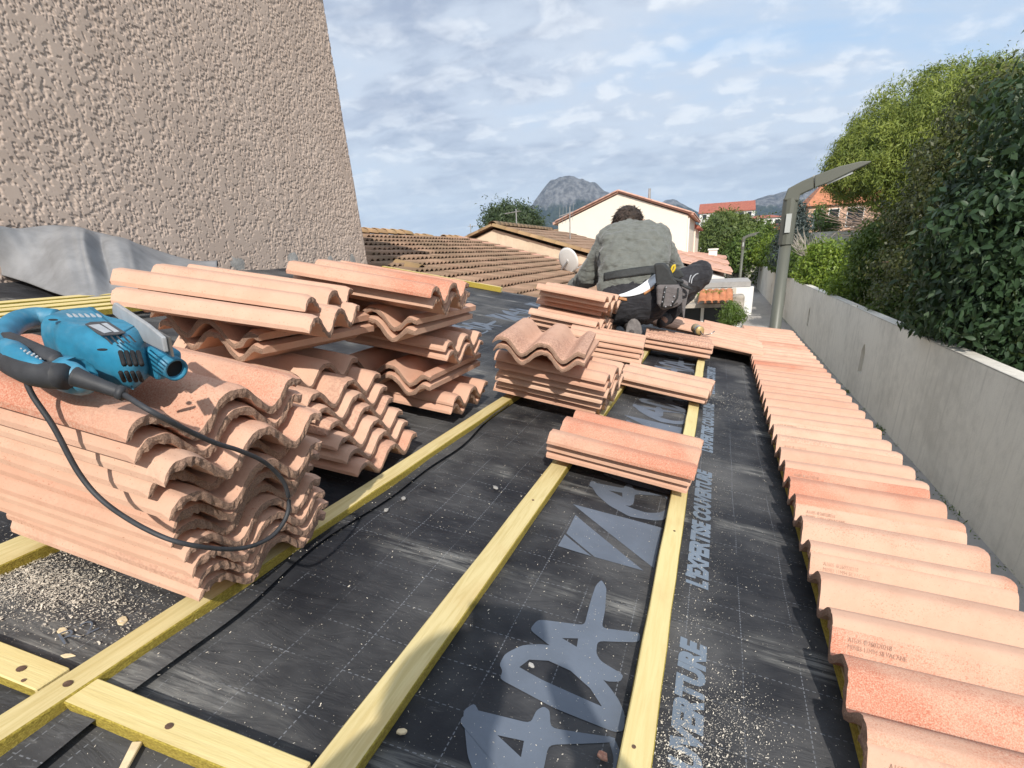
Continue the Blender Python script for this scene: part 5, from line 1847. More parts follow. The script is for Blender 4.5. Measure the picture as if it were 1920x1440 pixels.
# ------------------------------------------------------------------ jigsaw
MAT['saw_blue'] = plain('blue tool plastic', (0.024, 0.20, 0.33), 0.48, 0.22, 22.0, 0.12, 300.0, 0.001)
MAT['saw_grey'] = plain('dark rubber', (0.035, 0.037, 0.042), 0.6, 0.25, 40.0, 0.2, 400.0, 0.001)
MAT['saw_black'] = plain('black case and opening shade', (0.008, 0.008, 0.009), 0.8, 0.1, 10.0)  # flat black, coloured in for the shade inside the saw's openings
MAT['clear'] = plain('scratched clear plastic', (0.50, 0.52, 0.54), 0.30, 0.12, 30.0)
MAT['label'] = plain('rating plate', (0.06, 0.062, 0.068), 0.5, 0.2, 30.0)
MAT['label_print'] = plain('rating plate print', (0.40, 0.43, 0.46), 0.5, 0.1, 30.0)
cb_ = MAT['clear'].node_tree.nodes['Principled BSDF']
cb_.inputs['Transmission Weight'].default_value = 0.35
dustm = MAT['saw_blue']
ntd = NT(dustm.node_tree); bd_ = dustm.node_tree.nodes['Principled BSDF']
src = bd_.inputs['Base Color'].links[0].from_socket
vv_, _, _ = obj_coords(ntd)
ntd.put(bd_.inputs['Base Color'], ntd.mix(ntd.math('MULTIPLY', ntd.step(ntd.noise(vv_, 16.0, 6.0, 0.7), 0.48, 0.75), 0.30), src, (0.30, 0.36, 0.38)))

saw = empty('jigsaw', mat=RF)
tag(saw, 'dusty blue electric jigsaw lying on its side on the tall tile pile', 'jigsaw')


def S(px, py, w):
    u, v = roof_at(px, py, w)
    return Vector((u, v, w))


def loft(name, outline, levels, mat, parent, smooth=True):
    """closed outline in the roof plane, given as (u, v); levels are (w, inset)"""
    P = [Vector(p) for p in outline]; n = len(P)
    area = sum(P[i].x * P[(i + 1) % n].y - P[(i + 1) % n].x * P[i].y for i in range(n))
    sg = 1 if area > 0 else -1
    N = []
    for i in range(n):
        t = (P[(i + 1) % n] - P[i - 1]).normalized()
        N.append(Vector((t.y, -t.x)) * sg)
    vs, fs = [], []
    for w, ins in levels:
        vs += [(P[i].x - N[i].x * ins, P[i].y - N[i].y * ins, w) for i in range(n)]
    for k in range(len(levels) - 1):
        for i in range(n):
            j = (i + 1) % n
            fs.append((k * n + i, k * n + j, (k + 1) * n + j, (k + 1) * n + i))
    fs.append(tuple(range(n - 1, -1, -1))); fs.append(tuple(range((len(levels) - 1) * n, len(levels) * n)))
    if sg < 0:
        fs = [f[::-1] for f in fs]
    o = mesh_obj(name, vs, fs, mat, parent, smooth=False)
    if smooth:
        o.data.polygons.foreach_set('use_smooth', [True] * (len(fs) - 2) + [False, False])
    return o


def outline(px_list, w, n=3):
    pts = [S(x, y, w) for x, y in px_list]
    pts = catmull(pts + [pts[0]], n)[:-1]
    return [(p.x, p.y) for p in pts]


WT_ = 0.480
body_px = [(95, 592), (128, 587), (160, 585), (190, 586), (218, 603), (252, 629), (282, 650), (297, 666), (291, 688), (272, 710), (242, 716), (205, 710), (170, 703), (138, 694), (116, 676), (104, 652), (84, 628), (72, 607)]


def sil_w(y):
    """the far rim of the body is seen at its top, the near rim at its underside"""
    t = max(0.0, min(1.0, (y - 600) / 95.0))
    return 0.470 * (1 - t) + 0.418 * t


bp_ = [S(x, y, sil_w(y)) for x, y in body_px]
bp_ = catmull(bp_ + [bp_[0]], 4)[:-1]
body = loft('body', [(p.x, p.y) for p in bp_], [(0.402, 0.016), (0.412, 0.006), (0.428, 0.0), (0.452, 0.0), (0.466, 0.003), (0.476, 0.009), (WT_, 0.017)], MAT['saw_blue'], saw)
# loop handle: blue bow and dark rubber grip
hb = MB(); hb.tube(catmull([S(108, 597, .452), S(70, 594, .452), S(38, 601, .450), (S(14, 618, .448)), S(2, 640, .446), S(4, 658, .445)], 6), 0.0145, 12); hb.build('handle', MAT['saw_blue'], saw, True)
hg = MB(); hg.tube(catmull([S(1, 640, .442), S(6, 662, .442), S(28, 683, .442), S(60, 698, .442), S(95, 704, .442), S(118, 706, .444)], 6), [0.012] + [0.0165] * 30, 12); hg.build('grip', MAT['saw_grey'], saw, True)
gp = MB(); gp.tube(catmull([S(10, 650, .452), S(30, 664, .453), S(55, 679, .453), S(85, 690, .452)], 5), [0.006, 0.012, 0.014, 0.015, 0.015, 0.015, 0.015, 0.014, 0.013, 0.012, 0.011, 0.010, 0.009, 0.008, 0.006, 0.004], 8); gp.build('grip_band', MAT['saw_blue'], saw, True)
sw_ = MB()
for i in range(4):
    for j in range(3):
        p = S(40 + i * 8 + j * 6, 654 + i * 3.2 + j * 4.5, .466); sw_.ball(p, 0.0013, 6, 4)
sw_.build('trigger_dots', MAT['label_print'], saw)
tr = MB(); tr.tube(catmull([S(14, 640, .447), S(40, 650, .450), S(80, 668, .450), S(110, 680, .449)], 4), [0.010] + [0.014] * 10 + [0.010] * 2, 10); tr.build('trigger', MAT['saw_grey'], saw, True)
# dust spout facing the camera
bo = MB(); bo.tube(catmull([S(104, 690, .428), S(122, 700, .430), S(146, 706, .436), S(160, 700, .440)], 4), [0.010, 0.018, 0.021, 0.023, 0.024, 0.024, 0.024, 0.024, 0.024, 0.023, 0.021, 0.019, 0.014], 14); bo.build('cable_boss', MAT['saw_blue'], saw, True)
a_, b_ = S(290, 668, .438), S(322, 688, .430)
d_ = (b_ - a_).normalized()
sp_ = MB(); sp_.box((-0.030, -0.020, -0.022), (0.0, 0.020, 0.020), 0, Matrix.Translation(b_ - d_ * 0.004) @ d_.to_track_quat('X', 'Z').to_matrix().to_4x4()); bevel(sp_.build('spout_block', MAT['saw_blue'], saw), 0.006, 3)
rg = MB()
q_ = d_.to_track_quat('X', 'Z').to_matrix().to_4x4()
vs, fs = [], []
for x, rr_ in ((-0.01, 0.0175), (0.010, 0.0175), (0.010, 0.0140), (-0.012, 0.0135)):
    for k in range(20):
        a = 2 * math.pi * k / 20
        vs.append(Matrix.Translation(b_) @ q_ @ Vector((x, math.cos(a) * rr_, math.sin(a) * rr_)))
for i in range(3):
    for k in range(20):
        fs.append((i * 20 + k, i * 20 + (k + 1) % 20, (i + 1) * 20 + (k + 1) % 20, (i + 1) * 20 + k))
rg.add(vs, fs); rg.build('spout', MAT['saw_blue'], saw, True)
m = MB(); m.tube([Matrix.Translation(b_) @ q_ @ Vector((0.001, 0, 0)), Matrix.Translation(b_) @ q_ @ Vector((0.003, 0, 0))], 0.0138, 20); m.build('spout_mouth_shade', MAT['saw_black'], saw)  # black disc painted in as the shade inside the spout
# base plate with its clear cover
f0, f1 = S(205, 563, .500), S(300, 618, .495)
dd = (f1 - f0).normalized(); nn_ = Vector((-dd.y, dd.x, 0)).normalized()
sh = MB()
L_ = (f1 - f0).length
ol = [(0.0, -0.02), (0.004, -0.008), (0.016, 0.0), (L_ * 0.72, -0.004), (L_, -0.010), (L_, -0.030), (L_ * 0.6, -0.034), (L_ * 0.35, -0.032), (0.02, -0.022)]
sh.prism([f0 + dd * x + Vector((0, 0, z)) for x, z in ol], nn_ * 0.006)
bevel(sh.build('base_plate', MAT['clear'], saw), 0.0015, 2)
mp_ = MB(); mp_.prism([f0 + dd * x + nn_ * 0.007 + Vector((0, 0, z)) for x, z in ((0.03, -0.010), (L_ + 0.003, -0.010), (L_ + 0.003, -0.036), (0.05, -0.036))], nn_ * 0.003); mp_.build('shoe', MAT['steel'], saw)
bl_ = MB(); bl_.tube([f0 + dd * 0.045 - nn_ * 0.012 + Vector((0, 0, -0.03)), f0 + dd * 0.075 - nn_ * 0.016 + Vector((0, 0, -0.045)), f0 + dd * 0.11 - nn_ * 0.012 + Vector((0, 0, -0.05))], 0.0035, 8); bl_.build('wire_clip', MAT['label_print'], saw, True)


def plate(name, pxs, w, mat, th=0.0012):
    m = MB(); m.prism([S(x, y, w) for x, y in pxs], (0, 0, th)); return m.build(name, mat, saw)


lb_ = plate('rating_plate', [(160, 609), (170, 605), (196, 604), (206, 606), (236, 625), (222, 628), (190, 630), (182, 626)], WT_ + 0.0006, MAT['label'])
for (pts) in ([(166, 610), (186, 608), (210, 622), (196, 625)], [(190, 607), (200, 606), (224, 622), (215, 623)]):
    o = plate('plate_print', pts, WT_ + 0.002, MAT['label_print'], 0.0004); o.parent = lb_
for i in range(5):
    x = 196 + i * 11; y = 633 - i * 1.0
    plate('vent_slot_shade', [(x, y), (x + 3.5, y), (x + 16, y + 13), (x + 12.5, y + 13)], WT_ - 0.0003, MAT['saw_grey'], 0.001)  # raised dark strip, painted in for the shade of a slot
for i in range(4):
    x = 226 + i * 11
    for (y0, y1, wa, wb, nm) in ((660, 684, 0.4775, 0.470, 'a'), (698, 714, 0.446, 0.430, 'b')):
        m = MB()
        p0, p1 = S(x, y0, wa), S(x + 7, y1, wb)
        m.tube([p0, p1], 0.0028, 6); m.build('vent_slot_shade', MAT['saw_black'], saw, True)  # solid black bar on the shell, painted in for slot shade
for (x, y) in ((100, 600), (192, 656)):
    m = MB(); p = S(x, y, WT_ + 0.0004); m.tube([p, p + Vector((0, 0, 0.0006))], 0.0052, 14); m.build('screw_hole_shade', MAT['saw_black'], saw)  # black disc lying on the shell, painted in for the shade of a hole
for i in range(6):
    x = 126 + i * 11
    m = MB(); m.tube([S(x, 590, WT_ - 0.002), S(x + 7, 594, WT_ + 0.0006)], 0.0022, 6); m.build('maker_letter', MAT['label_print'], saw)
# cable guard and cable
g0_, g1_ = S(140, 706, .452), S(228, 737, .436)
m = MB(); m.tube(catmull([g0_, g0_.lerp(g1_, 0.4), g1_], 6), [0.0125, 0.012, 0.0115, 0.011, 0.0105, 0.010, 0.0095, 0.009, 0.0085, 0.0082, 0.008, 0.0078, 0.0078], 12)
m.build('cable_guard', MAT['saw_grey'], saw, True)
m = MB(); m.tube([g1_ - (g1_ - g0_).normalized() * 0.004, g1_ + (g1_ - g0_).normalized() * 0.003], 0.0092, 12); m.build('guard_collar', MAT['saw_grey'], saw, True)
cable = [g1_, (-0.600, 0.477, 0.423), (-0.598, 0.544, 0.366), (-0.598, 0.595, 0.332), (-0.600, 0.644, 0.292), (-0.600, 0.679, 0.239), (-0.600, 0.679, 0.187), (-0.600, 0.637, 0.161), (-0.600, 0.569, 0.175), (-0.605, 0.492, 0.224), (-0.645, 0.470, 0.247), (-0.711, 0.470, 0.270), (-0.746, 0.470, 0.306), (-0.768, 0.470, 0.369), (-0.789, 0.470, 0.408), (-0.796, 0.475, 0.428), (-0.81, 0.50, 0.432)]
m = MB(); m.tube(catmull(cable, 7), 0.0036, 10); m.build('power_cable', MAT['saw_grey'], saw, True)

# ------------------------------------------------------------------ small things on the roof
can = empty('drink_can', mat=RF); tag(can, 'small dented gold and silver can lying on the laid tiles by the boots', 'can')
ca, cb2 = S(1303, 615, 0.125), S(1330, 630, 0.125)
dcan = (cb2 - ca).normalized() * 0.115
MAT['can_gold'] = plain('gold can print', (0.50, 0.36, 0.16), 0.4, 0.2, 40.0, metal=0.3)
MAT['can_silver'] = plain('bare can metal', (0.55, 0.54, 0.53), 0.3, 0.2, 40.0, metal=0.8)
m = MB(); m.tube([ca, ca + dcan * 0.03, ca + dcan * 0.5, ca + dcan * 0.55, ca + dcan * 0.95, ca + dcan], [0.027, 0.033, 0.033, 0.032, 0.033, 0.026], 14); m.build('body', MAT['can_gold'], can, True)
m = MB(); m.tube([ca + dcan * 0.60, ca + dcan * 0.92], 0.0336, 14); m.build('silver_band', MAT['can_silver'], can, True)
m = MB(); e_ = ca + dcan; m.tube(catmull([e_, e_ + Vector((0.03, -0.03, -0.02)), e_ + Vector((0.08, -0.04, 0.0)), e_ + Vector((0.10, -0.02, 0.02))], 4), 0.004, 6); m.build('wire_tail', MAT['steel'], can)

# chips and splinters, each piece by itself
def chip(label, px, py, pts, th, mat, cat, w=W_U + 0.004, rot=0.0, group=None):
    u, v = roof_at(px, py, w)
    o = empty(cat.replace(' ', '_') + '_piece', mat=RF @ Matrix.Translation((u, v, w)) @ Matrix.Rotation(R(rot), 4, 'Z'))
    m = MB(); m.prism([(x, y, 0) for x, y in pts], (0, 0, th)); q = m.build('fragment', mat, o); bevel(q, 0.001, 1)
    return tag(o, label, cat, group)


MAT['chipwood'] = plain('split pine', (0.74, 0.60, 0.38), 0.8, 0.15, 30.0)
chip('forked pale wood splinter on the underlay at the bottom left', 240, 1420, [(-0.006, 0.02), (0.006, 0.022), (0.012, -0.02), (0.016, -0.07), (0.004, -0.07), (0.002, -0.02)], 0.006, MAT['chipwood'], 'splinter', rot=18)
for (px, py, s_, lab) in ((930, 916, 0.011, 'pale mortar crumb on the underlay left of the middle batten'), (752, 1374, 0.010, 'cream wood chip on the underlay near the big printed letters'), (757, 936, 0.010, 'grey crumb beside the long timber left of the middle batten'), (725, 958, 0.010, 'flat grey crumb near the lapped underlay edge'), (1128, 1418, 0.013, 'reddish tile shard beside the lowest printed letter'), (995, 1249, 0.008, 'white crumb inside the printed letter D'), (120, 1186, 0.012, 'yellow shaving near the sawdust'), (230, 1167, 0.012, 'curled yellow shaving right of the sawdust'), (128, 1232, 0.010, 'cream splinter beside the hand mark')):
    r = random.Random(px)
    chip(lab, px, py, [(s_ * math.cos(a) * r.uniform(.6, 1.3), s_ * 0.6 * math.sin(a) * r.uniform(.6, 1.3)) for a in (0, 1.2, 2.3, 3.4, 4.6, 5.5)], 0.005, MAT['clay'] if 'tile' in lab else MAT['mortar'] if 'crumb' in lab else MAT['chipwood'], 'crumb' if 'crumb' in lab else 'shaving' if 'shav' in lab else 'chip', rot=r.uniform(0, 180))

rng = np.random.default_rng(21)
def dust_patch(n, cu_, cv_, su, sv, size, lift):
    return np.stack([rng.normal(cu_, su, n), rng.normal(cv_, sv, n)], 1), np.full(n, size), np.full(n, lift)
parts_ = []
su0, sv0 = roof_at(60, 1085, W_U)
parts_.append(dust_patch(6500, su0, sv0 - 0.005, 0.095, 0.045, 0.0011, 0.0105))
parts_.append(dust_patch(3500, su0 + 0.10, sv0 - 0.01, 0.11, 0.045, 0.0010, 0.0105))
u_, v_0 = roof_at(1290, 1420, W_U)
parts_.append(dust_patch(2200, u_, v_0 - 0.02, 0.040, 0.06, 0.0009, 0.002))
u_, v_0 = roof_at(1340, 1340, W_U)
parts_.append(dust_patch(1600, u_ + 0.02, v_0, 0.06, 0.06, 0.0008, 0.002))
parts_.append(dust_patch(1400, 0.15, 1.2, 0.04, 0.5, 0.0008, 0.002))
un = np.stack([rng.uniform(-0.66, 0.42, 9000), rng.uniform(0.3, 3.2, 9000)], 1)
parts_.append((un, np.full(len(un), 0.00075), np.full(len(un), 0.002)))
un = np.stack([rng.uniform(-0.76, -0.675, 300) , rng.uniform(0.4, 1.6, 300)], 1)
parts_.append((un, np.full(len(un), 0.0010), np.full(len(un), 0.013)))
un = np.stack([rng.normal(0.25, 0.10, 900), rng.normal(2.95, 0.14, 900)], 1)
parts_.append((un, np.full(len(un), 0.0014), np.full(len(un), 0.002)))
uvp = np.concatenate([p[0] for p in parts_]); sz_ = np.concatenate([p[1] for p in parts_]); lf_ = np.concatenate([p[2] for p in parts_])
keep = (uvp[:, 0] < 0.44)
uvp, sz_, lf_ = uvp[keep], sz_[keep], lf_[keep]
n_ = len(uvp)
sz_ = sz_ * rng.lognormal(0, 0.45, n_)
an_ = rng.uniform(0, 6.283, n_); asp = rng.uniform(0.25, 1.0, n_)
fr_ = ((uvp[:, 1] - 0.97) / 0.52) % 1.0
zz_ = W_U - 0.006 * np.sin(math.pi * fr_) ** 2 + 0.0012 * np.sin(uvp[:, 0] * 17 + uvp[:, 1] * 9) * np.sin(uvp[:, 1] * 13 - uvp[:, 0] * 5) + lf_
dx_ = np.stack([np.cos(an_), np.sin(an_)], 1) * sz_[:, None]; dy_ = np.stack([-np.sin(an_), np.cos(an_)], 1) * (sz_ * asp)[:, None]
tl = rng.uniform(-0.5, 0.5, n_) * sz_
q_ = np.zeros((n_, 4, 3))
for k, (a, b) in enumerate(((-1, -0.6), (1, -0.4), (0.8, 0.8), (-0.7, 0.5))):
    q_[:, k, :2] = uvp + dx_ * a + dy_ * b; q_[:, k, 2] = zz_ + tl * a + 0.0008
dust = empty('sawdust', mat=RF); tag(dust, 'sawdust and fine crumbs scattered over the black underlay', 'sawdust', kind='stuff')
np_mesh('sawdust_flakes', q_.reshape(-1, 3), np.arange(n_ * 4).reshape(-1, 4), MAT['sawdust'], dust)
# ------------------------------------------------------------------ the roofer
def cloth_mat(name, c, c2, rough=0.9, wr=0.5, wscale=9.0, fuzz=0.3):
    m, nt, b = new_mat(name)
    v, rn, raw = obj_coords(nt, False)
    n1 = nt.noise(v, 26.0, 4.0, 0.6); n2 = nt.noise(v, 320.0, 2.0, 0.5)
    nt.put(b.inputs['Base Color'], nt.mix(nt.math('ADD', nt.math('MULTIPLY', nt.step(n1, 0.3, 0.7), 0.6), nt.math('MULTIPLY', n2, 0.4)), c, c2))
    b.inputs['Roughness'].default_value = rough
    b.inputs['Specular IOR Level'].default_value = 0.15
    b.inputs['Sheen Weight'].default_value = fuzz * 0.3
    w = nt.noise(nt.scale(v, (0.8, 0.8, 2.2)), wscale, 3.0, 0.5, 0.9)
    nt.put(b.inputs['Normal'], nt.bump(n2, 0.35, 0.002, nt.bump(w, wr, 0.03)))
    return m


MAT['skin'] = plain('skin', (0.45, 0.25, 0.17), 0.55, 0.1, 20.0)
MAT['hair'] = plain('dark hair', (0.050, 0.034, 0.026), 0.6, 0.6, 40.0, 0.9, 160.0, 0.008)
MAT['sweater'] = cloth_mat('grey green fleece', (0.125, 0.134, 0.122), (0.175, 0.184, 0.168), 0.95, 0.9, 7.0, 0.8)
MAT['trousers'] = cloth_mat('black work trousers', (0.022, 0.022, 0.026), (0.045, 0.045, 0.05), 0.85, 0.8, 9.0)
MAT['shirt'] = cloth_mat('white undershirt', (0.70, 0.74, 0.78), (0.80, 0.83, 0.86), 0.9, 0.3, 8.0)
MAT['webbing'] = plain('black webbing', (0.030, 0.033, 0.034), 0.75, 0.2, 60.0, 0.4, 300.0, 0.002)
MAT['pouch'] = cloth_mat('grey tool pouch', (0.125, 0.115, 0.115), (0.18, 0.165, 0.165), 0.85, 0.4, 10.0)
MAT['leather'] = plain('tan leather', (0.38, 0.17, 0.06), 0.6, 0.2, 30.0)
MAT['boot'] = plain('boot', (0.06, 0.055, 0.055), 0.8, 0.3, 30.0, 0.4, 100.0, 0.004)
MAT['sole'] = plain('dusty boot sole', (0.17, 0.155, 0.15), 0.9, 0.3, 30.0, 0.5, 60.0, 0.006)
MAT['yellow'] = plain('yellow plastic', (0.70, 0.50, 0.03), 0.5, 0.1, 20.0)
MAT['reflect'] = plain('reflective piping', (0.35, 0.36, 0.38), 0.4, 0.1, 20.0)


def skin_mesh(name, chains, mat, parent, root, levels=2, branch_smooth=0.8, fuse=0.0):
    """chains of (point, radius or (rx, ry)); a point given as (chain, index) joins an earlier chain"""
    verts, edges, rads, idx = [], [], [], {}
    for ci, ch in enumerate(chains):
        prev = None
        for k, item in enumerate(ch):
            if isinstance(item[0], str):
                prev = idx[(item[1], item[2])]; continue
            p, rr_ = item
            verts.append(Vector(p)); rads.append(rr_ if isinstance(rr_, tuple) else (rr_, rr_))
            i = len(verts) - 1; idx[(ci, k)] = i
            if prev is not None: edges.append((prev, i))
            prev = i
    me = bpy.data.meshes.new(name); me.from_pydata(verts, edges, [])
    o = link(bpy.data.objects.new(name, me), parent)
    sk = o.modifiers.new('skin', 'SKIN'); sk.branch_smoothing = branch_smooth; sk.use_smooth_shade = True
    for d, r_ in zip(me.skin_vertices[0].data, rads):
        d.radius = r_; d.use_root = False
    me.skin_vertices[0].data[root].use_root = True
    sb = o.modifiers.new('sub', 'SUBSURF'); sb.levels = levels; sb.render_levels = levels
    if fuse:
        rm = o.modifiers.new('fuse', 'REMESH'); rm.mode = 'VOXEL'; rm.voxel_size = fuse
        sm_ = o.modifiers.new('smooth', 'SMOOTH'); sm_.factor = 0.5; sm_.iterations = 9
    bake(o)
    o.data.materials.clear(); o.data.materials.append(mat)
    o.data.polygons.foreach_set('use_smooth', [True] * len(o.data.polygons))
    return o


def wrinkle(o, strength, size, seed=0, mid=0.5):
    t = bpy.data.textures.new('wrinkle', 'CLOUDS'); t.noise_scale = size; t.noise_depth = 3
    m = o.modifiers.new('w', 'DISPLACE'); m.texture = t; m.strength = strength; m.mid_level = mid; m.texture_coords = 'LOCAL'
    bake(o)
    o.data.polygons.foreach_set('use_smooth', [True] * len(o.data.polygons))
    return o


def W(px, py, Y):
    return at(px, py, Y=Y)


BW = 0.105                                   # the boots stand on laid tiles, this far above the battens
pel = W(1190, 556, 3.92)
person = empty('person', pel)
tag(person, 'roofer in grey green fleece and black work trousers squatting with his back turned', 'person')
O = person.location


def L3(px, py, Y):
    return W(px, py, Y) - O


pelv, waist, chest, upper_, neck, head0, head1 = L3(1192, 556, 3.92), L3(1190, 518, 3.98), L3(1186, 474, 4.10), L3(1182, 438, 4.22), L3(1178, 424, 4.32), L3(1177, 416, 4.40), L3(1176, 408, 4.42)
ls, le_, lw, lh = L3(1143, 456, 4.22), L3(1106, 514, 4.26), L3(1076, 541, 4.50), L3(1066, 546, 4.58)
rs, re_, rw, rh = L3(1232, 448, 4.24), L3(1262, 508, 4.42), L3(1222, 540, 4.62), L3(1210, 546, 4.70)
lhip, lkn, lan, lto = L3(1172, 566, 3.93), L3(1158, 560, 4.42), L3(1176, 600, 4.02), L3(1188, 618, 3.84)
rhip, rkn, ran, rto = L3(1216, 562, 3.94), L3(1312, 514, 4.20), L3(1252, 592, 4.18), L3(1240, 606, 4.02)


def hand_chain(wrist, palm, ci):
    """palm with four unequal fingers and a thumb, slightly curled"""
    d = (palm - wrist).normalized(); side = d.cross(Vector((0, 0, 1))).normalized(); dn = Vector((0, 0, -1))
    base_ = palm + d * 0.035
    ch = []
    for k, (off, l) in enumerate(((-0.030, 0.062), (-0.010, 0.074), (0.010, 0.070), (0.028, 0.055))):
        b = base_ + side * off
        ch.append([('join', ci, None), (b, 0.0100), (b + d * l * 0.5 + dn * 0.006, 0.0090), (b + d * l * 0.85 + dn * 0.024, 0.0080)])
    t = palm + side * -0.036
    ch.append([('join', ci, None), (t, 0.012), (t + d * 0.03 - side * 0.016 + dn * 0.01, 0.010), (t + d * 0.055 - side * 0.018 + dn * 0.02, 0.0085)])
    return ch


chains = [
    [(pelv, (0.10, 0.09)), (waist, (0.09, 0.075)), (chest, (0.11, 0.08)), (upper_, (0.09, 0.06)), (neck, 0.058), (head0, (0.072, 0.085)), (head1, (0.070, 0.078))],
    [('j', 0, 3), (ls, 0.045), (le_, 0.045), (lw, 0.030), (lh, (0.040, 0.018))],
    [('j', 0, 3), (rs, 0.045), (re_, 0.045), (rw, 0.030), (rh, (0.040, 0.018))],
    [('j', 0, 0), (lhip, 0.09), (lkn, 0.06), (lan, 0.042), (lto, 0.035)],
    [('j', 0, 0), (rhip, 0.09), (rkn, 0.06), (ran, 0.042), (rto, 0.035)],
]
for ci, (w_, h__) in ((1, (lw, lh)), (2, (rw, rh))):
    for fc in hand_chain(w_, h__, ci):
        chains.append([('j', ci, 4)] + fc[1:])
skin_mesh('body', chains, MAT['skin'], person, 0)

def blob(name, caps, mat, parent, k=0.045, res=0.011, shade=True):
    """one continuous surface round tapered limbs (a, ra, b, rb), blended smoothly where they meet"""
    A = np.array([c[0] for c in caps], float); B = np.array([c[2] for c in caps], float)
    ra = np.array([c[1] for c in caps]); rb = np.array([c[3] for c in caps])
    rm = max(ra.max(), rb.max()) + 0.05
    lo = np.minimum(A, B).min(0) - rm; hi = np.maximum(A, B).max(0) + rm
    n = np.ceil((hi - lo) / res).astype(int) + 1
    ax = [lo[i] + res * np.arange(n[i]) for i in range(3)]
    P = np.stack(np.meshgrid(*ax, indexing='ij'), -1)
    D = None
    for a, r0, b, r1 in zip(A, ra, B, rb):
        ab = b - a; L2 = max(ab @ ab, 1e-9)
        t = np.clip(((P - a) @ ab) / L2, 0, 1)
        d = np.linalg.norm(P - a - t[..., None] * ab, axis=-1) - (r0 + (r1 - r0) * t)
        if D is None: D = d
        else:
            h = np.clip(0.5 + 0.5 * (D - d) / k, 0, 1)
            D = D * (1 - h) + d * h - k * h * (1 - h)
    # surface nets
    S8 = [D[i:n[0] - 1 + i, j:n[1] - 1 + j, m_:n[2] - 1 + m_] for i in (0, 1) for j in (0, 1) for m_ in (0, 1)]
    neg = sum((s < 0).astype(int) for s in S8)
    act = (neg > 0) & (neg < 8)
    idx = -np.ones(act.shape, int); idx[act] = np.arange(act.sum())
    cell = np.argwhere(act)
    corners = [(i, j, m_) for i in (0, 1) for j in (0, 1) for m_ in (0, 1)]
    acc = np.zeros((len(cell), 3)); cnt = np.zeros(len(cell))
    vals = np.stack([s[act] for s in S8], -1)
    for e0 in range(8):
        for e1 in range(e0 + 1, 8):
            c0, c1 = np.array(corners[e0]), np.array(corners[e1])
            if abs(c0 - c1).sum() != 1: continue
            v0, v1 = vals[:, e0], vals[:, e1]
            m = (v0 < 0) != (v1 < 0)
            t = np.where(m, v0 / np.where(m, v0 - v1, 1), 0)
            acc += np.where(m[:, None], c0 + t[:, None] * (c1 - c0), 0); cnt += m
    V = lo + res * (cell + acc / cnt[:, None])
    quads = []
    for axis in range(3):
        o1, o2 = [a for a in range(3) if a != axis]
        sl0 = [slice(None)] * 3; sl1 = [slice(None)] * 3
        sl0[axis] = slice(0, -1); sl1[axis] = slice(1, None)
        s0 = D[tuple(sl0)] < 0; s1_ = D[tuple(sl1)] < 0
        e = np.argwhere(s0 != s1_)
        e = e[(e[:, o1] > 0) & (e[:, o2] > 0) & (e[:, o1] < n[o1] - 1) & (e[:, o2] < n[o2] - 1)]
        q = []
        for d1, d2 in ((-1, -1), (0, -1), (0, 0), (-1, 0)):
            c = e.copy(); c[:, o1] += d1; c[:, o2] += d2
            q.append(idx[c[:, 0], c[:, 1], c[:, 2]])
        q = np.stack(q, -1)
        flip = s0[tuple(e.T)]
        if axis == 1: flip = ~flip
        q[~flip] = q[~flip][:, ::-1]
        quads.append(q)
    Q = np.concatenate(quads); Q = Q[(Q >= 0).all(1)]
    return np_mesh(name, V, Q, mat, parent, shade)


def bar(c, half, r):
    """level capsule across the body"""
    h = Vector((half, 0.012 * half / 0.1, 0))
    return (c - h, r, c + h, r)


# clothes
sweat = blob('fleece', [
    bar(L3(1176, 545, 3.98), 0.075, 0.138), bar(L3(1184, 520, 4.01), 0.075, 0.145), bar(L3(1188, 496, 4.07), 0.085, 0.152),
    bar(L3(1187, 472, 4.15), 0.105, 0.148), bar(L3(1185, 454, 4.22), 0.105, 0.125),
    (ls, 0.088, L3(1186, 446, 4.26), 0.10), (rs, 0.086, L3(1186, 446, 4.26), 0.10), (L3(1184, 446, 4.26), 0.105, L3(1180, 432, 4.33), 0.072), (L3(1180, 432, 4.33), 0.072, L3(1178, 428, 4.36), 0.070),
    (ls, 0.092, L3(1124, 484, 4.24), 0.082), (L3(1124, 484, 4.24), 0.082, le_, 0.076), (le_, 0.076, lw, 0.056),
    (rs, 0.090, re_, 0.074), (re_, 0.074, rw, 0.052),
], MAT['sweater'], person, 0.035)
wrinkle(sweat, 0.040, 0.075, 1, 0.5)
wrinkle(sweat, 0.014, 0.03, 1, 0.5)
trs = blob('trousers', [
    bar(L3(1194, 548, 3.99), 0.080, 0.140), bar(L3(1184, 566, 3.95), 0.080, 0.152),
    (lhip, 0.120, lkn, 0.082), (lkn, 0.078, lan, 0.058),
    (rhip + Vector((0.03, 0, 0)), 0.108, rkn, 0.080), (rkn, 0.076, ran, 0.056),
], MAT['trousers'], person, 0.04)
wrinkle(trs, 0.024, 0.065, 2, 0.5)


bpy.context.view_layer.update()


def ray_surface(px, py, obs):
    """nearest hit on some of the worn meshes, so that what lies on them follows their shape"""
    r = ray(px, py).normalized()
    best = None
    for o in obs:
        M = o.matrix_world.inverted() if o.parent is None else (Matrix.Translation(O)).inverted()
        ok, loc, nn, _ = o.ray_cast(M @ EYE, (M.to_3x3() @ r).normalized())
        if ok:
            p = Matrix.Translation(O) @ loc
            d = (p - EYE).length
            if best is None or d < best[0]: best = (d, p, nn)
    return best


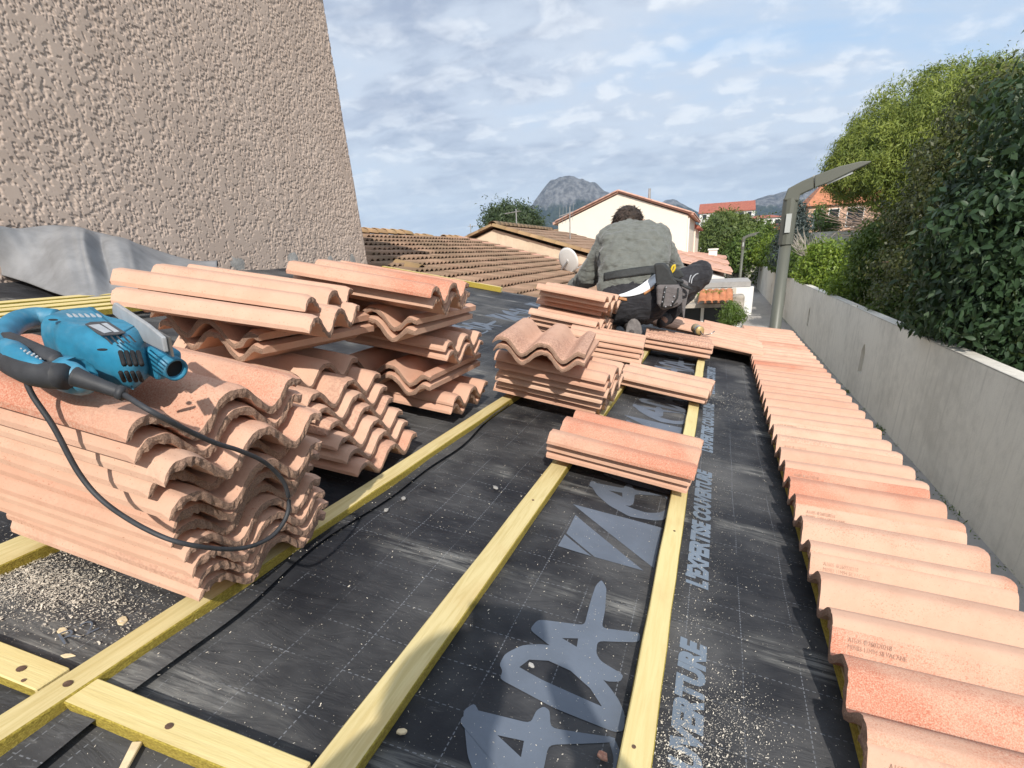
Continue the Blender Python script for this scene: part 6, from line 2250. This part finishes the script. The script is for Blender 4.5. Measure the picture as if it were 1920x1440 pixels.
def draped(name, up, lo, mat, parent, lift=0.006, th=0.005, nx=18, ny=7, obs=None, fallback=3.8):
    """strip lying on the clothes between two lines of sight"""
    vs = []
    last = None
    obs = obs or [sweat, trs]
    for i in range(nx):
        t = i / (nx - 1)
        def pick(line):
            f = t * (len(line) - 1); k = min(int(f), len(line) - 2); a = f - k
            return line[k][0] * (1 - a) + line[k + 1][0] * a, line[k][1] * (1 - a) + line[k + 1][1] * a
        (ux, uy), (lx_, ly) = pick(up), pick(lo)
        for j in range(ny):
            s = j / (ny - 1)
            px, py = ux + (lx_ - ux) * s, uy + (ly - uy) * s
            h = ray_surface(px, py, obs)
            r = ray(px, py).normalized()
            d = (h[0] - lift) if h else (last if last else fallback)
            if last: d = min(max(d, last - 0.035), last + 0.035)
            last = d
            vs.append(EYE + r * d - O)
    # soften the depth a little
    a = np.array([tuple(v) for v in vs]).reshape(nx, ny, 3)
    for _ in range(2):
        b = a.copy(); b[1:-1] = (a[:-2] + 2 * a[1:-1] + a[2:]) / 4; a = b
    o = mesh_obj(name, a.reshape(-1, 3).tolist(), [tuple(q) for q in grid_quads(nx, ny)], mat, parent, smooth=True)
    so = o.modifiers.new('s', 'SOLIDIFY'); so.thickness = th; so.offset = 1
    return o


draped('undershirt', [(1158, 553), (1175, 548), (1198, 537), (1215, 524), (1230, 514)], [(1162, 556), (1180, 556), (1202, 551), (1220, 541), (1232, 528)], MAT['shirt'], person, 0.010)
draped('leather_patch', [(1206, 546), (1214, 540), (1226, 531)], [(1208, 553), (1216, 548), (1227, 540)], MAT['leather'], person, 0.008, nx=8, ny=4)
draped('leather_patch', [(1155, 554), (1166, 557), (1175, 559)], [(1156, 559), (1166, 563), (1176, 564)], MAT['leather'], person, 0.008, nx=8, ny=4)
# tool belt round the waist with its pouches
belt = empty('tool_belt', O); belt.location = (0, 0, 0); belt.parent = person
draped('webbing', [(1132, 512), (1150, 508), (1180, 503), (1210, 499), (1232, 497)], [(1132, 526), (1150, 522), (1180, 518), (1210, 514), (1234, 513)], MAT['webbing'], belt, 0.014, 0.006, 22, 5, [sweat])


def pouch(name, px_poly, Y, depth, mat, parent, bev=0.012):
    p = [W(x, y, Y) - O for x, y in px_poly]
    m = MB(); m.prism(p, Vector((0.0, depth, 0.0)))
    return bevel(m.build(name, mat, parent), bev, 3)


pouch('hanger', [(1226, 494), (1244, 493), (1256, 506), (1262, 520), (1270, 526), (1270, 536), (1230, 536), (1228, 515)], 3.72, 0.10, MAT['webbing'], belt)
main = pouch('pouch', [(1230, 534), (1270, 534), (1278, 540), (1277, 572), (1262, 578), (1240, 582), (1231, 570)], 3.70, 0.14, MAT['pouch'], belt, 0.02)
pk_ = pouch('pocket', [(1247, 536), (1273, 539), (1272, 568), (1258, 575), (1241, 576), (1243, 560)], 3.685, 0.02, MAT['pouch'], belt, 0.008)
m = MB()
for (x, y) in ((1249, 539), (1246, 548), (1244, 557), (1242, 566), (1264, 556), (1261, 566), (1258, 573), (1248, 575)):
    m.ball(W(x, y, 3.68) - O, 0.0052, 8, 5)
m.build('rivets', MAT['reflect'], belt)
bd2 = MB(); bd2.tube([W(x, y, 3.682) - O for x, y in ((1248, 537), (1245, 556), (1241, 576))], 0.006, 6); bd2.tube([W(x, y, 3.682) - O for x, y in ((1272, 540), (1270, 558), (1258, 575))], 0.006, 6); bd2.build('binding', MAT['webbing'], belt, True)
pouch('side_pouch', [(1276, 524), (1288, 530), (1290, 548), (1284, 575), (1281, 600), (1278, 580), (1277, 555)], 3.82, 0.12, MAT['pouch'], belt, 0.012)
rg2 = MB()
for (cx_, cy_, rx_) in ((1268, 524, 0.040), (1285, 537, 0.030)):
    c = W(cx_, cy_, 3.76) - O
    rg2.tube([c + Vector((math.cos(a) * rx_, math.sin(a) * rx_ * 0.8, -0.015 * math.cos(a))) for a in [i * math.pi / 10 for i in range(21)]], 0.008, 6)
rg2.build('tool_loop', MAT['webbing'], belt, True)
# tape measure carried in the belt
tm = empty('tape_measure', W(1268, 512, 3.86)); tag(tm, 'yellow and black tape measure tucked into the tool belt of the roofer', 'tape measure')
q = tm.location
m = MB(); m.prism([W(x, y, 3.86) - q for x, y in ((1262, 505), (1276, 506), (1283, 518), (1272, 524), (1259, 518))], (0, 0.05, 0)); bevel(m.build('case', MAT['webbing'], tm), 0.008, 3)
m = MB(); m.tube(catmull([W(x, y, 3.85) - q for x, y in ((1257, 512), (1261, 500), (1266, 498), (1264, 506), (1259, 512))], 4), 0.0065, 8); m.build('clip', MAT['yellow'], tm, True)

# piping on the right knee
for pts in (((1296, 532), (1298, 522), (1304, 515), (1309, 513)), ((1292, 530), (1294, 520), (1296, 516))):
    vs = []
    for x, y in pts:
        h = ray_surface(x, y, [trs]); d = (h[0] if h else 3.95) - 0.004
        vs.append(EYE + ray(x, y).normalized() * d - O)
    m = MB(); m.tube(catmull(vs, 4), 0.004, 6); m.build('knee_piping', MAT['reflect'], person, True)

# boots
def boot(pts, rads, name='boot', sole=None):
    o = skin_mesh(name, [[(p, r_) for p, r_ in zip(pts, rads)]], MAT['boot'], person, 0, 2)
    return o


boot([lan + Vector((0, 0.02, 0)), lan.lerp(lto, 0.55), lto, lto + Vector((0.01, -0.03, -0.05))], [(0.058, 0.06), (0.055, 0.06), (0.055, 0.045), (0.048, 0.03)])
c_ = lto + Vector((0.005, -0.035, -0.015))
m = MB()
sl_ = []
for k in range(16):
    a = 2 * math.pi * k / 16
    sl_.append(c_ + Vector((0.056 * math.cos(a), 0.02 * math.sin(a) - 0.004, 0.088 * math.sin(a) * (1 - 0.12 * math.cos(a)))))
m.prism(sl_, (0, 0.028, 0.0)); bevel(m.build('boot_sole', MAT['sole'], person), 0.008, 2)
boot([ran + Vector((0, 0, -0.01)), ran.lerp(rto, 0.6), rto, rto + Vector((-0.02, 0.13, -0.01))], [(0.05, 0.05), (0.046, 0.046), (0.044, 0.036), (0.04, 0.03)])

# hair and ears
hr = MB()
hc = L3(1177, 413, 4.38)
hr.ball(hc, (0.104, 0.115, 0.092), 20, 14)
ho = hr.build('hair', MAT['hair'], person, True)
ho.modifiers.new('s', 'SUBSURF').render_levels = 1
wrinkle(ho, 0.014, 0.03, 3, 0.4)
rngh = np.random.default_rng(4)
dh = rngh.standard_normal((3800, 3)); dh /= np.linalg.norm(dh, axis=1)[:, None]
ph2 = np.array(hc) + dh * np.array((0.103, 0.113, 0.091))
vh = leaves(rngh, ph2, dh + np.array([0, 0, 0.3]), 0.024, 0.0045, 0.8)
np_mesh('hair_tufts', vh, np.arange(len(vh)).reshape(-1, 4), MAT['hair'], person)['kind'] = 'stuff'
for sx_ in (-1, 1):
    e = MB(); e.ball(hc + Vector((0.110 * sx_, 0.0, -0.035)), (0.018, 0.024, 0.036), 10, 8); e.build('ear', MAT['skin'], person, True)

# ------------------------------------------------------------------ the person with the phone, whose shadow lies on the underlay
ph_ = empty('person', (-0.02, -0.42, rp(-0.02, -0.42, 0).z))
tag(ph_, 'crouching person behind the camera whose shadow falls over the middle batten and printed letters', 'person')
PO = ph_.location
def Q(x, y, z): return Vector((x - (0.06 if y < -0.2 else 0.0), y, Z0 + z)) - PO
zr_ = lambda x: -(K + x * math.sin(SLOPE)) / math.cos(SLOPE)
head_ = Q(0.07, -0.34, 0.02)
skin_mesh('body', [
    [(Q(0.16, -0.66, -0.42), (0.13, 0.10)), (Q(0.14, -0.60, -0.30), (0.13, 0.10)), (Q(0.12, -0.50, -0.17), (0.15, 0.11)), (Q(0.09, -0.42, -0.10), 0.06), (head_, (0.078, 0.09)), (head_ + Vector((0, 0.01, 0.08)), (0.07, 0.08))],
    [('j', 0, 2), (Q(-0.10, -0.46, -0.18), 0.055), (Q(-0.24, -0.30, -0.32), 0.045), (Q(-0.12, -0.12, -0.12), 0.032), (Q(-0.09, -0.085, -0.06), (0.035, 0.018))],
    [('j', 0, 2), (Q(0.32, -0.46, -0.18), 0.055), (Q(0.38, -0.28, -0.33), 0.045), (Q(0.14, -0.12, -0.12), 0.032), (Q(0.10, -0.085, -0.06), (0.035, 0.018))],
    [('j', 0, 0), (Q(0.02, -0.66, -0.46), 0.09), (Q(-0.12, -0.40, -0.42), 0.07), (Q(-0.06, -0.62, zr_(-0.06) + 0.09), 0.05), (Q(-0.06, -0.50, zr_(-0.06) + 0.045), 0.04)],
    [('j', 0, 0), (Q(0.30, -0.66, -0.46), 0.09), (Q(0.42, -0.40, -0.44), 0.07), (Q(0.36, -0.62, zr_(0.36) + 0.09), 0.05), (Q(0.36, -0.50, zr_(0.36) + 0.045), 0.04)],
], MAT['skin'], ph_, 0)
skin_mesh('jacket', [
    [(Q(0.16, -0.67, -0.42), (0.19, 0.16)), (Q(0.14, -0.60, -0.30), (0.19, 0.155)), (Q(0.12, -0.50, -0.17), (0.19, 0.14)), (Q(0.10, -0.44, -0.11), (0.09, 0.08))],
    [('j', 0, 2), (Q(-0.10, -0.46, -0.18), 0.085), (Q(-0.24, -0.30, -0.32), 0.068), (Q(-0.13, -0.14, -0.14), 0.048)],
    [('j', 0, 2), (Q(0.32, -0.46, -0.18), 0.085), (Q(0.38, -0.28, -0.33), 0.068), (Q(0.15, -0.14, -0.14), 0.048)],
], MAT['trousers'], ph_, 0, 2)
skin_mesh('trousers', [
    [(Q(0.16, -0.66, -0.40), (0.18, 0.15)), (Q(0.16, -0.68, -0.47), (0.18, 0.15))],
    [('j', 0, 1), (Q(0.02, -0.64, -0.46), 0.115), (Q(-0.12, -0.40, -0.42), 0.085), (Q(-0.06, -0.62, zr_(-0.06) + 0.12), 0.062)],
    [('j', 0, 1), (Q(0.30, -0.64, -0.46), 0.115), (Q(0.42, -0.40, -0.44), 0.085), (Q(0.36, -0.62, zr_(0.36) + 0.12), 0.062)],
], MAT['trousers'], ph_, 0, 2)
m = MB(); m.ball(head_ + Vector((0, -0.02, 0.05)), (0.095, 0.11, 0.10), 16, 10); m.build('hair', MAT['hair'], ph_, True)
fone = empty('phone', EYE + Vector((0, -0.045, -0.01))); tag(fone, 'phone held up by the crouching person behind the camera', 'phone')
m = MB(); m.box((-0.08, -0.006, -0.038), (0.08, 0.003, 0.038)); bevel(m.build('case', MAT['saw_black'], fone), 0.006, 3)

# ------------------------------------------------------------------ air
hz = MB(); hz.box((-3050, -450, -4.0), (3050, 6050, 420.0))
hm = bpy.data.materials.new('haze'); hm.use_nodes = True
hn = hm.node_tree; hn.nodes.remove(hn.nodes['Principled BSDF'])
pv = hn.nodes.new('ShaderNodeVolumePrincipled')
pv.inputs['Color'].default_value = (0.55, 0.74, 1.0, 1)
pv.inputs['Density'].default_value = 0.00012
pv.inputs['Anisotropy'].default_value = 0.0
hn.links.new(pv.outputs[0], hn.nodes['Material Output'].inputs['Volume'])
tag(hz.build('haze', hm), kind='stuff')
